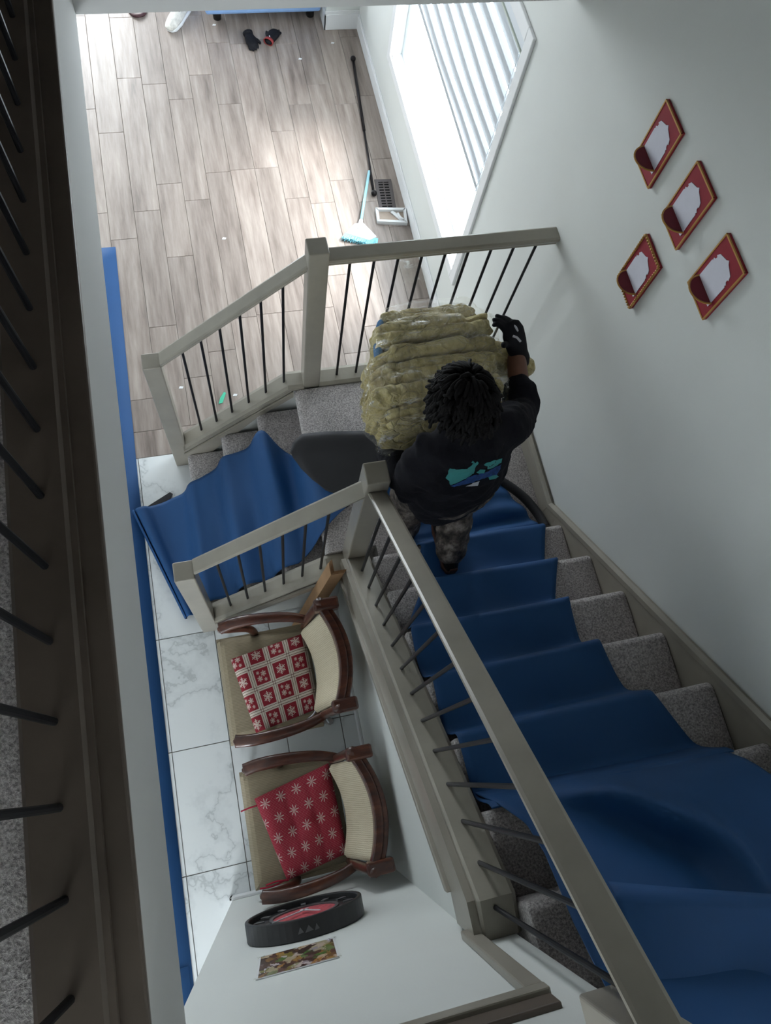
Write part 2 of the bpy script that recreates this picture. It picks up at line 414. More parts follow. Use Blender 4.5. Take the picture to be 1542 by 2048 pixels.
for i, x in enumerate(xs):
    if x > XR-.01: continue
    w = min(PW, XR+.005-x); y = 2.15; first = True
    while y < YF-.01:
        L = random.choice(LENS)*(random.choice((.35, .6, .8)) if first else 1); first = False
        L = min(L, YF-y); 
        if L < .05: break
        plank(x, y, round(L, 2), w); y += round(L, 2)
x = XB
while x < XR-.01:
    L = min(1.22, XR-x); plank(x, 1.976, L, .174, True); x += L
# ---- marble tiles
tf = thing('floor_tile', (0, 0, 0), kind='structure')
MB().box((XB, YB, -.06), (XR+.1, 1.976, -.012)).build('subfloor', 'grout', tf)
tile_me = {}
def tile(x0, x1, y0, y1):
    a, b = x1-x0, y1-y0; key = (round(a, 3), round(b, 3))
    if key not in tile_me:
        g = .0013; e = .001
        v = [(g,g,-.012),(a-g,g,-.012),(a-g,b-g,-.012),(g,b-g,-.012),(g+e,g+e,0),(a-g-e,g+e,0),(a-g-e,b-g-e,0),(g+e,b-g-e,0)]
        me = bpy.data.meshes.new('tile'); me.from_pydata(v, [], [(0,1,5,4),(1,2,6,5),(2,3,7,6),(3,0,4,7),(4,5,6,7)]); me.materials.append(MATS['marble_tile']); tile_me[key] = me
    o = bpy.data.objects.new('tile', tile_me[key]); C.objects.link(o); o.location = (x0, y0, 0); adopt(o, tf)
TX = [-.575+.302*i for i in range(-6, 4)]
for i, x in enumerate(TX):
    y = .864+.607*2 - 6*.607
    while y < 1.97:
        if x+.302 > XB and not (x > .42):
            tile(max(x, XB), x+.302, y, min(y+.607, 1.976))
        y += .607
# ---- walls
w = MB()
w.box((XR, YB, 0), (XR+.14, 7.34, WZ0)); w.box((XR, YB, WZ1), (XR+.14, 7.34, ZT))
w.box((XR, YB, WZ0), (XR+.14, WY0, WZ1)); w.box((XR, WY1, WZ0), (XR+.14, 7.34, WZ1))
w.build('wall_right', 'drywall', kind='structure')
fb = MB()
fb.box((XB-.14, YF, 0), (-1.8, YF+.14, ZC)); fb.box((-.3, YF, 0), (XR, YF+.14, ZC)); fb.box((-1.8, YF, 2.2), (-.3, YF+.14, ZC))
fb.build('wall_far', 'drywall', kind='structure')
lw = MB()
lw.box((XB-.14, YB, 0), (XB, YF, ZC))
lw.build('wall_left', 'drywall', kind='structure')
bw = MB(); bw.box((XB-.14, YB-.14, 2.1), (XR+.14, YB, ZT)); bw.box((XB-.14, YB-.14, 0), (-1.9, YB, 2.1)); bw.box((-.9, YB-.14, 0), (XR+.14, YB, 2.1)); bw.build('wall_back', 'drywall', kind='structure')
MB().box((1.215, 5.455, 0), (XR, 5.60, ZC)).build('wall_return', 'drywall', kind='structure')
# upper storey slab: drywall faces of the stair opening
sl = MB()
sl.box((XB-.14, YB, ZC), (-.28, YF+.14, ZU-.012)); sl.box((-.28, 2.44, ZC), (XR, YF+.14, ZU-.012))
sl.box((-.28, YB, ZC), (.515, -.62, ZU-.012)); sl.box((.515, YB, ZC), (XR, -1.30, ZU-.012))
sl.build('ceiling', 'ceiling_paint', kind='structure')
MB().box((-.28, 2.44, ZU-.012), (XR, 2.56, ZT)).build('wall_upper_far', 'upper_darkened', kind='structure')
MB().box((-1.45, -1.6, ZU-.012), (-1.33, 7.0, ZT)).build('wall_upper_left', 'upper_darkened', kind='structure')
MB().box((XB-.14, YB-.14, ZT), (XR+.14, YF+.14, ZT+.1)).build('ceiling_upper', 'upper_darkened', kind='structure')
MB().box((-1.33, 2.46, ZU), (-.28, 2.56, ZT)).build('wall_upper_end', 'upper_darkened', kind='structure')
uf = MB(); uf.box((-1.33, YB, ZU-.012), (-.445, 2.46, ZU+.008)); uf.box((-.445, YB, ZU-.012), (.53, -.66, ZU+.008)); uf.box((.53, YB, ZU-.012), (XR, -1.06, ZU+.008))
uf.build('floor_upper', 'carpet', kind='structure')
# wall behind the chairs (holds the clock); its end carries the upper floor
cw = MB(); cw.box((-.36, YU-.12, 0), (.515, YU, ZU-.012))
cw.build('wall_clock', 'drywall', kind='structure')
# wall under the main flight
zs = lambda y: .988+.9255*(.806-y)                # shoe top line of the main flight
MB().prism([(.425, .98, 0), (.425, YU, 0), (.425, YU, 2.06), (.425, -.42, 2.06), (.425, .86, .80), (.425, .98, .74)], (.10, 0, 0)).build('wall_stair', 'drywall', kind='structure')
# wall under the short flight
zl = lambda x: .322+.937*(x+.151)                 # shoe top line of the short flight (chair side)
MB().prism([(-.245, .885, 0), (.425, .885, 0), (.425, .885, .745), (.36, .885, .74), (-.245, .885, zl(-.245)-.03)], (0, .085, 0)).build('wall_short_flight', 'drywall', kind='structure')
# wall under the outer railing, below the landing
zo = lambda x: .384+.90*(x+.165)
MB().prism([(-.27, 1.885, 0), (XR, 1.885, 0), (XR, 1.885, .79), (.33, 1.885, .79), (-.27, 1.885, zo(-.27)-.03)], (0, .07, 0)).build('wall_outer_flight', 'drywall', kind='structure')
# ---- baseboards
b = MB()
b.box((XR-.014, 1.955, 0), (XR, 5.455, .105)); b.box((XR-.009, 1.955, .105), (XR, 5.455, .122))
b.build('baseboard_right', 'white_paint', kind='structure', bevel=.003)
b = MB(); b.box((1.200, 5.44, 0), (XR, 5.455, .125)); b.box((1.206, 5.445, .125), (XR, 5.455, .15)); b.box((1.200, 5.44, 0), (1.215, 5.6, .125)); b.build('baseboard_return', 'white_paint', kind='structure', bevel=.003)
b = MB(); b.box((-.374, YU-.13, 0), (-.36, YU+.014, .09)); b.box((-.374, YU, 0), (.425, YU+.014, .09)); b.build('baseboard_clock', 'white_paint', kind='structure', bevel=.003)
MB().box((.411, YU+.014, 0), (.425, .872, .09)).build('baseboard_stair', 'white_paint', kind='structure', bevel=.003)
MB().box((-.245, .871, 0), (.425, .885, .09)).build('baseboard_short_flight', 'white_paint', kind='structure', bevel=.003)
# ---- window with casing, pane and sill
wn = thing('window_1', (XR, 3.6, WZ0), kind='structure')
cs = .068
for a, bb in (((XR-.016, WY0-cs, WZ0-cs), (XR, WY0, WZ1+cs)), ((XR-.016, WY1, WZ0-cs), (XR, WY1+cs, WZ1+cs)), ((XR-.016, WY0, WZ1), (XR, WY1, WZ1+cs)), ((XR-.016, WY0, WZ0-cs), (XR, WY1, WZ0))):
    MB().box(a, bb).build('casing', 'white_paint', wn, bevel=.004)
f = MB()
for a, bb in (((WY0, WZ0), (WY0+.05, WZ1)), ((WY1-.05, WZ0), (WY1, WZ1)), ((WY0+.05, WZ0), (WY1-.05, WZ0+.03)), ((WY0+.05, WZ1-.05), (WY1-.05, WZ1))):
    f.box((XR+.07, a[0], a[1]), (XR+.11, bb[0], bb[1]))
f.build('window_frame', 'vinyl', wn, bevel=.003)
MB().box((XR+.088, WY0+.05, WZ0+.03), (XR+.092, WY1-.05, WZ1-.05)).build('pane', 'pane_glass', wn)
MB().box((XR, WY0, WZ0-.004), (XR+.07, WY1, WZ0+.004)).build('window_sill', 'white_paint', wn)
# banded roller blind hanging in the window
bl = thing('roller_blind', (XR+.03, 3.6, 1.12), 'grey and white banded roller blind drawn halfway down the bright window', 'blind')
MB().box((XR+.005, WY0+.01, WZ1-.075), (XR+.06, WY1-.01, WZ1-.005)).build('cassette', 'vinyl', bl, bevel=.01)
MB().box((XR+.002, WY0+.01, WZ1-.085), (XR+.012, WY1-.01, WZ1-.075)).build('trim_strip', 'blind_rail', bl)
MB().box((XR+.018, WY0+.02, 1.10), (XR+.036, WY1-.02, 1.135)).build('bottom_rail', 'blind_fabric', bl, bevel=.006)
zz = 1.145
for i in range(7):
    for xo, dz in ((.022, 0), (.034, .018)):
        m_ = MB(); n_ = 24
        m_.grid(n_, 3, lambda u, v: (XR+xo+.003*math.sin(u*9+i), WY0+.02+(WY1-WY0-.04)*u, zz+dz+.062*v+.006*math.sin(u*7+i*1.7)))
        m_.build('band', 'blind_fabric', bl, smooth=True)
    zz += .118
MB().tube([(XR+.01, WY0+.06, WZ1-.1), (XR+.012, WY0+.06, 1.2), (XR+.012, WY0+.06, .85)], .003, 6).build('chain', 'vinyl', bl)
# unseen far and back openings, added to let daylight in
pd = thing('daylight_opening_1', (-1.2, YF+.07, 0), kind='structure')
for x0, x1 in ((-1.8, -1.74), (-.36, -.3)): MB().box((x0, YF+.04, 0), (x1, YF+.1, 2.2)).build('opening_frame', 'vinyl', pd)
w2 = thing('daylight_opening_2', (-1.4, YB-.07, 0), kind='structure')
for x0, x1 in ((-1.9, -1.84), (-.96, -.9)): MB().box((x0, YB-.1, 0), (x1, YB-.04, 2.1)).build('opening_frame', 'vinyl', w2)

# ================================================================== STAIRCASE
st = thing('staircase', (.9, .9, 0), 'grey carpeted staircase turning at a landing beside the pale wall', 'staircase')
def nose_y(k): return .864-RUN*(k-5)
def nose_profile(front, top, back, low, rr=.028):   # 2-D outline (horizontal towards back, vertical)
    p = [(front+.018, low)]
    for i in range(6):
        a = math.pi*(1.0-.5*i/5); p.append((front+rr+math.cos(a)*rr, top-rr+math.sin(a)*rr))
    p += [(back, top), (back, low)]; return p
X0S, X1S = .535, 1.464
for k in range(5, 14):
    pr_ = nose_profile(0, k*RI, RUN+.03, (k-1)*RI-.02)
    MB().prism([(X0S, nose_y(k)-a, z) for a, z in pr_], (X1S-X0S, 0, 0)).build('step', 'carpet', st, bevel=.008)
XN = [-.275, -.068, .138, .345]
for k in range(1, 4):
    pr_ = nose_profile(0, k*RI, .207+.03, (k-1)*RI-.0)
    MB().prism([(XN[k-1]+a, .968, z) for a, z in pr_], (0, .895, 0)).build('step', 'carpet', st, bevel=.008)
pr_ = nose_profile(0, ZL, .25, ZL-RI, .028)
l = MB().prism([(XN[3]+a, .968, z) for a, z in pr_], (0, .895, 0)); l.box((XN[3]+.25, .845, ZL-.19), (X1S, 1.863, ZL))
l.build('landing', 'carpet', st)
# skirt boards along the right wall
kz = lambda y: .957+.944*(.986-y)
MB().prism([(X1S, .986, .80), (X1S, .986, .945), (X1S, -1.06, kz(-1.06)-.012), (X1S, -1.06, kz(-1.06)-.36), (X1S, .80, .80)], (XR-X1S, 0, 0)).build('skirt_board', 'greige_paint', st)
MB().bar([(0, -.055), (.010, -.055), (.012, -.02), (.005, -.008), (0, 0)][::-1], (X1S, .986, .957), (X1S, -1.06, kz(-1.06)), (-1, 0, 0)).build('skirt_moulding', 'greige_paint', st)
MB().box((X1S, .986, ZL-.02), (XR, 1.885, .945)).build('skirt_board', 'greige_paint', st, bevel=.003)
MB().bar([(0, -.04), (.010, -.04), (.012, -.015), (.005, -.004), (0, .012)][::-1], (X1S, .986, .945), (X1S, 1.885, .945), (-1, 0, 0)).build('skirt_moulding', 'greige_paint', st)
# stringers facing the steps (inside of the outer railing)
MB().prism([(-.285, 1.863, 0), (.33, 1.863, .78), (.33, 1.863, .80), (-.285, 1.863, zo(-.285)-.02)], (0, .022, 0)).build('stringer', 'greige_paint', st)
MB().prism([(-.245, .955, 0), (.36, .955, .72), (.36, .955, .77), (-.245, .955, zl(-.245)-.02)], (0, .013, 0)).build('stringer', 'greige_paint', st)
# face board of the main flight, towards the chairs
MB().prism([(.405, .91, .66), (.405, .91, zs(.91)-.03), (.405, -.40, zs(-.40)-.03), (.405, -.485, zs(-.40)-.03), (.405, -.485, zs(-.40)-.24), (.405, -.40, zs(-.40)-.24)], (.022, 0, 0)).build('face_board', 'greige_paint', st)
MB().bar([(-.012, -.02), (.012, -.02), (.012, .012), (-.012, .012)], (.402, .91, .67), (.402, -.40, zs(-.40)-.235), (-1, 0, 0)).build('face_moulding', 'greige_paint', st, bevel=.004)

# ================================================================== RAILINGS
RAILSEC = [(-.033, -.018), (-.027, -.03), (-.018, -.034), (-.018, -.052), (.018, -.052), (.018, -.034), (.027, -.03), (.033, -.018), (.033, -.004), (.026, 0), (-.026, 0), (-.033, -.004)]
def newel(parent, x0, x1, y0, y1, z0, z1, name='newel_post'):
    return MB().box((x0, y0, z0), (x1, y1, z1)).build(name, 'greige_paint', parent, bevel=.006, seg=3)
def baluster(parent, x, y, z0, z1, r=.0065):
    return MB().tube([(x, y, z0), (x, y, z1)], r, 10).build('baluster', 'black_metal', parent, smooth=False)
# outer railing: foot of the stairs -> landing corner -> wall
ro = thing('stair_railing', (-.31, 1.93, 0), 'greige railing with black balusters between the landing and the wooden floor', 'railing')
newel(ro, -.357, -.272, 1.888, 1.972, 0, 1.125); newel(ro, .396, .481, 1.874, 1.958, ZL-.02, 1.83)
yo = 1.918
zr = lambda x: 1.172+.883*(x+.257)
MB().bar(RAILSEC, (-.274, yo, zr(-.274)), (.398, yo, zr(.398)), (0, 1, 0)).build('handrail', 'greige_paint', ro)
MB().bar(RAILSEC, (.479, yo, 1.775), (XR, yo, 1.775), (0, 1, 0)).build('handrail', 'greige_paint', ro)
s_ = MB(); SH = [(-.052, -.03), (.052, -.03), (.052, -.008), (.034, 0), (-.034, 0), (-.052, -.008)]
s_.bar(SH, (-.274, yo, zo(-.274)), (.315, yo, zo(.315)), (0, 1, 0)); s_.bar(SH, (.315, yo, zo(.315)), (.398, yo, zo(.315)), (0, 1, 0)); s_.bar(SH, (.479, yo, .812), (XR, yo, .812), (0, 1, 0))
s_.build('shoe_rail', 'greige_paint', ro)
s_ = MB(); s_.bar([(-.01, -.03), (.012, -.03), (.012, 0), (-.002, .012), (-.01, .012)], (-.285, 1.858, zo(-.285)-.055), (.34, 1.858, zo(.34)-.055), (0, 1, 0)); s_.build('shoe_moulding', 'greige_paint', ro)
for x in (-.165, -.074, .017, .111, .205, .301): baluster(ro, x, yo, zo(x)-.005, zr(x)-.05)
for i in range(9): baluster(ro, .579+.1027*i, yo, .81, 1.725)
# inner railing: foot -> corner newel -> main flight up to the top newel
ri = thing('stair_railing', (-.29, .90, 0), 'greige railing with black balusters climbing the main flight above the armchairs', 'railing')
newel(ri, -.333, -.247, .858, .945, 0, 1.13); newel(ri, .428, .515, .892, .979, .62, 1.83); newel(ri, .428, .515, -.535, -.45, ZU-.01, 3.80)
yi = .912
zr2 = lambda x: 1.155+.86*(x+.231)
MB().bar(RAILSEC, (-.249, yi, zr2(-.249)), (.43, yi+.012, zr2(.43)), (0, 1, 0)).build('handrail', 'greige_paint', ri)
s_ = MB(); s_.bar(SH, (-.249, yi, zl(-.249)), (.34, yi, zl(.34)), (0, 1, 0)); s_.bar(SH, (.34, yi, zl(.34)), (.43, yi, zl(.34)), (0, 1, 0))
s_.build('shoe_rail', 'greige_paint', ri)
s_ = MB(); s_.bar([(-.012, -.05), (.010, -.05), (.010, .0), (-.002, .02), (-.012, .02)], (-.249, yi-.05, zl(-.249)-.045), (.40, yi-.05, zl(.36)-.045), (0, 1, 0)); s_.build('shoe_moulding', 'greige_paint', ri)
for x in (-.151, -.057, .036, .131, .223, .311): baluster(ri, x, yi, zl(x)-.005, zr2(x)-.05)
xm = .4725; zrm = lambda y: 1.758+.9286*(.89-y)
MB().bar(RAILSEC, (xm, .893, zrm(.893)), (xm, -.452, zrm(-.452)), (1, 0, 0)).build('handrail', 'greige_paint', ri)
SM = [(-.045, -.035), (.062, -.035), (.062, -.012), (.05, 0), (-.038, 0), (-.045, -.008)]
s_ = MB(); s_.bar(SM, (xm, .893, zs(.893)), (xm, -.40, zs(-.40)), (1, 0, 0)); s_.build('shoe_rail', 'greige_paint', ri)
s_ = MB(); s_.bar([(-.045, -.1), (.062, -.1), (.062, -.012), (.05, 0), (-.038, 0), (-.045, -.008)], (xm, -.40, zs(-.40)), (xm, -.50, zs(-.40)-.03), (1, 0, 0)); s_.build('shoe_end', 'greige_paint', ri)
MB().bar([(-.006, -.01), (.006, -.01), (.006, .006), (-.006, .006)], (.436, .893, zs(.893)+.002), (.436, -.49, zs(-.40)+.004-.0), (1, 0, 0)).build('shoe_moulding', 'greige_paint', ri) if False else None
for i in range(13):
    y = .806-.1026*i; z0 = zs(y) if y > -.40 else zs(-.40)-.012
    baluster(ri, xm, y, z0-.01, zrm(y)-.05)
# casing where the main flight meets the upper floor
tr = thing('trim_1', (.41, YU, 2.04), kind='structure')
MB().box((.386, YU, 1.99), (.428, YU+.022, 2.56)).build('casing', 'greige_paint', tr, bevel=.004)
MB().box((-.28, YU-.01, 2.56), (.43, YU+.022, 2.60)).build('casing', 'greige_paint', tr, bevel=.004)
MB().box((-.28, YU-.12, 2.60), (.428, YU+.012, 2.66)).build('fascia', 'shaded_brown', tr, bevel=.004)
# upper hall railing on the left
rl = thing('hall_railing', (-.37, 1.0, ZU), 'shade-darkened brown upper hall railing with black balusters along the carpeted edge', 'railing')
MB().box((-.328, YB+.3, ZU-.012), (-.274, 2.44, ZU+.006)).build('nosing', 'shaded_brown', rl, bevel=.005)
MB().bar([(-.058, -.02), (.058, -.02), (.058, .008), (.048, .020), (-.048, .020), (-.058, .008)], (-.386, YB+.3, ZU+.006), (-.386, 2.44, ZU+.006), (1, 0, 0)).build('shoe_rail', 'shaded_brown', rl)
MB().bar([(-.006, 0), (.006, 0), (.006, .012), (-.006, .012)], (-.325, YB+.3, ZU+.006), (-.325, 2.44, ZU+.006), (1, 0, 0)).build('shoe_moulding', 'shaded_brown', rl)
MB().bar(RAILSEC, (-.386, YB+.3, ZU+.98), (-.386, 2.44, ZU+.98), (1, 0, 0)).build('handrail', 'shaded_brown', rl)
for i in range(19): baluster(rl, -.362-.0013*i, 2.32-.1428*i, ZU+.02, ZU+.935, .0075)
# ================================================================== FLOOR RUNNERS (blue, dark underside)
def cloth(mb, name, parent=None, thick=.005, flip=False, **k):
    nz = 0.0
    for f in mb.f:
        a, b, c = [Vector(mb.v[i]) for i in f[:3]]; nz += (b-a).cross(c-a).z
    if nz < 0: mb.f = [f[::-1] for f in mb.f]
    mb.v = [(x, y, z+thick) for x, y, z in mb.v]
    o = mb.build(name, ['runner_dark', 'runner_blue'] if flip else ['runner_blue', 'runner_dark'], parent, smooth=True, **k)
    mod(o, 'SOLIDIFY', thickness=thick, offset=-1, material_offset=1, material_offset_rim=0, use_rim=True)
    return o
# long strip along the hall floor
def hall(u, v):
    y = -1.6+(3.53+1.6)*v; xr = lerp([-1.6, -.68, 1.84, 3.53], [-.600, -.597, -.588, -.563], y)
    return (-1.29+(xr+1.29)*u, y, .002+.0015*math.sin(y*9+u*4))
cloth(MB().grid(6, 60, hall), 'floor_runner', label='long flat blue runner on the hall floor under the overhanging ceiling edge', cat='floor runner')
def hall2(u, v): return (-1.31+.70*u, -2.4+1.60*v+.06*u, .011+.002*math.sin(v*30+u*3))
cloth(MB().grid(6, 30, hall2), 'floor_runner', label='blue runner overlapping the end of the long hall runner behind the clock wall', cat='floor runner')
# main-flight runner
pts = [(1.24, .84), (1.16, .815), (1.10, .85), (1.05, .815), (.985, .86), (.94, .83), (.90, .93)]
for k in range(5, 11):
    ny = nose_y(k); z = k*RI
    pts += [(ny+.020, z-.06), (ny+.020, z-.014), (ny+.006, z+.013), (ny-.03, z+.012), (ny-RUN+.070, z+.012), (ny-RUN+.028, z+.030)]
pts = [(p[0], p[1]) for p in pts][:-3]
path = chaikin([(0, p[0], p[1]) for p in pts], 2)
KY = [-.45, -.206, .008, .222, .436, .65, .864, .95, 1.05, 1.24]
KL = [.56, .55, .545, .548, .55, .69, .76, .72, .70, .66]
KR = [1.50, 1.33, 1.236, 1.198, 1.215, 1.302, 1.378, 1.36, 1.32, 1.26]
npth = len(path)-1
def runner(u, v):
    p = path[int(round(v*npth))]; y, z = p.y, p.z
    xl, xr = lerp(KY, KL, y), min(1.452, lerp(KY, KR, y)); x = xl+(xr-xl)*u
    low = max(0, min(1, (y-.85)/.12)); 
    z += low*.028*(math.sin(u*5.0+y*16)+.4*math.sin(u*11-y*7)+.7)
    y2 = y+.012*math.sin(x*5+z*9)*(.3+low)
    z += .004*math.sin(x*17+y*23)
    return (x, y2, z)
rn = thing('stair_runner', (.9, .4, ZL), 'blue rubbery runner draped down the main flight of carpeted stairs', 'floor runner')
cloth(MB().grid(28, npth, runner), 'runner_sheet', rn)
# curled right edge that shows the dark underside near the landing
def curl(u, v):
    c = [Vector((1.07, 1.24, .82)), Vector((1.22, 1.20, .84)), Vector((1.36, 1.08, .86)), Vector((1.425, .95, .88)), Vector((1.43, .87, .97))]
    pth = curl.p; p = pth[int(round(v*(len(pth)-1)))]; q = pth[min(len(pth)-1, int(round(v*(len(pth)-1)))+1)]; o = pth[max(0, int(round(v*(len(pth)-1)))-1)]
    t = (q-o).normalized(); n = t.cross(Vector((0, 0, 1))).normalized()
    a = math.pi*(-.15+.95*u)
    return p+n*(math.cos(a)*.022-.02)+Vector((0, 0, 1))*(math.sin(a)*.03)
curl.p = chaikin([(1.06, 1.27, .81), (1.22, 1.23, .81), (1.36, 1.10, .81), (1.415, .98, .82), (1.42, .90, .85)], 3)
cloth(MB().grid(8, len(curl.p)-1, curl), 'curled_edge', rn, flip=True)
# dark underside of the lower end, flipped over on the landing
fp = [(.262, 1.50), (.285, 1.545), (.335, 1.575), (.45, 1.572), (.60, 1.555), (.78, 1.54), (.90, 1.50)]
fq = [(.30, 1.41), (.345, 1.335), (.40, 1.272), (.47, 1.235), (.58, 1.20), (.74, 1.17), (.90, 1.15)]
def flap(u, v):
    a = lerp([i/6 for i in range(7)], [p[0] for p in fp], u), lerp([i/6 for i in range(7)], [p[1] for p in fp], u)
    b = lerp([i/6 for i in range(7)], [p[0] for p in fq], u), lerp([i/6 for i in range(7)], [p[1] for p in fq], u)
    x, y = a[0]*(1-v)+b[0]*v, a[1]*(1-v)+b[1]*v
    z = ZL+.045+.02*math.sin(u*3.5+v*2)-.03*max(0, .25-u)/.25+.03*math.exp(-((v-.1)/.12)**2)*(1-u)
    return (x, y, z)
cloth(MB().grid(30, 14, flap), 'flipped_end', rn, flip=True)
# loose top part near the camera: bridges the upper steps with deep folds
RG = chaikin([(.76, -.15, 0), (.85, -.20, 0), (.948, -.272, 0), (1.038, -.341, 0), (1.068, -.404, 0), (1.045, -.50, 0)], 2)
def dist(x, y, L): return min((Vector((x, y, 0))-q).length for q in L)
def top(u, v):
    y = -.170-.58*v-.020*u*(1-v)
    x0, x1 = lerp([-.75, -.58, -.45, -.314, -.246, -.158], [.60, .60, .60, .617, .61, .545], y), lerp([-.5, -.3, -.2], [1.455, 1.34, 1.30], y); x = x0+(x1-x0)*u
    z = 1.905+.93*(-.10-y)+.030+.03*min(1, v/.1)
    if v < .055: z -= .205*(1-v/.055)**1.3; y += .012*(1-v/.055)**.5
    z += min(1, v/.06)*(.085*math.exp(-(dist(x, y, RG)/.040)**2)-.05*math.exp(-(dist(x+.045, y+.085, RG)/.05)**2))
    z += .018*math.sin(x*8+y*6)*min(1, v/.15)
    return (x, y, z)
cloth(MB().grid(40, 50, top), 'loose_fold', rn, thick=.006)
OA, OB = atz(1225, 1765, 2.40), atz(1542, 1790, 2.44)
def over(u, v):
    p = OA.lerp(OB, u*1.6); x = min(1.455, p.x-.08*v*(1-u)); y = p.y-.50*v
    z = p.z+.004*math.sin(u*9)-.03*max(0, 1-v/.05)+.012*math.sin(u*5+v*4)+max(0, (-.62-y))*.7
    return (x, y, z)
cloth(MB().grid(30, 40, over), 'stair_runner', thick=.006, label='darker blue runner end folded over the top of the stair runner', cat='floor runner')
# lower runner over the short flight
hp = chaikin([(-.75, 0, .012), (-.40, 0, .014), (-.325, 0, .05), (-.29, 0, .20), (-.22, 0, .216), (-.12, 0, .225), (-.085, 0, .38), (-.02, 0, .415), (.08, 0, .43), (.12, 0, .585), (.19, 0, .612), (.29, 0, .63), (.33, 0, .79), (.40, 0, .815), (.70, 0, .815)], 3)
hx, hz = [p.x for p in hp], [p.z for p in hp]
TU = [0, .12, .22, .35, .48, .56, .61, .66, .74, .86, 1]
TXY = [(-.626, 1.634), (-.467, 1.657), (-.365, 1.675), (-.22, 1.697), (-.085, 1.735), (.03, 1.735), (.10, 1.73), (.17, 1.70), (.27, 1.58), (.40, 1.36), (.53, 1.19)]
BU = [0, .3, .6, .85, 1]
BXY = [(-.409, .952), (-.22, .980), (.03, .983), (.22, .985), (.50, 1.185)]
def lower(u, v):
    tx, ty = lerp(TU, [p[0] for p in TXY], u), lerp(TU, [p[1] for p in TXY], u)
    bx, by = lerp(BU, [p[0] for p in BXY], u), lerp(BU, [p[1] for p in BXY], u)
    x, y = tx*(1-v)+bx*v, ty*(1-v)+by*v
    inside = 1 if u > .2 else u/.2
    z = lerp(hx, hz, x)+.010
    if y < .972: x2 = min(x, -.36); z = lerp(hx, hz, x2)+.010
    z += inside*(.012*math.sin(x*26+y*3)+.007*math.sin(x*9-y*8))
    z += .085*math.exp(-((x-.16-.10*(1.6-y))/.05)**2)*max(0, min(1, (y-1.15)/.45))
    if u < .06: z += .035*math.sqrt(max(0, 1-((u-.03)/.03)**2))
    return (x, y, z)
lr = thing('stair_runner', (0, 1.3, 0), 'blue rubbery runner spread over the short flight with one humped fold', 'floor runner')
cloth(MB().grid(90, 40, lower), 'runner_sheet', lr)
def tuck(u, v):      # rolled-under left edge and dark corner peeping out
    a = Vector((-.626, 1.634, 0)); b = Vector((-.409, .952, 0)); p = a.lerp(b, v); n = Vector((-.95, -.3, 0)); th = -P2+math.pi*u
    return p+n*(math.cos(th)*.012)+Vector((0, 0, .026+math.sin(th)*.020))
cloth(MB().grid(8, 30, tuck), 'rolled_edge', lr)
MB().prism([(-.575, 1.645, .006), (-.43, 1.66, .006), (-.40, 1.712, .006), (-.415, 1.725, .006)], (0, 0, .005)).build('folded_corner', 'runner_dark', lr)

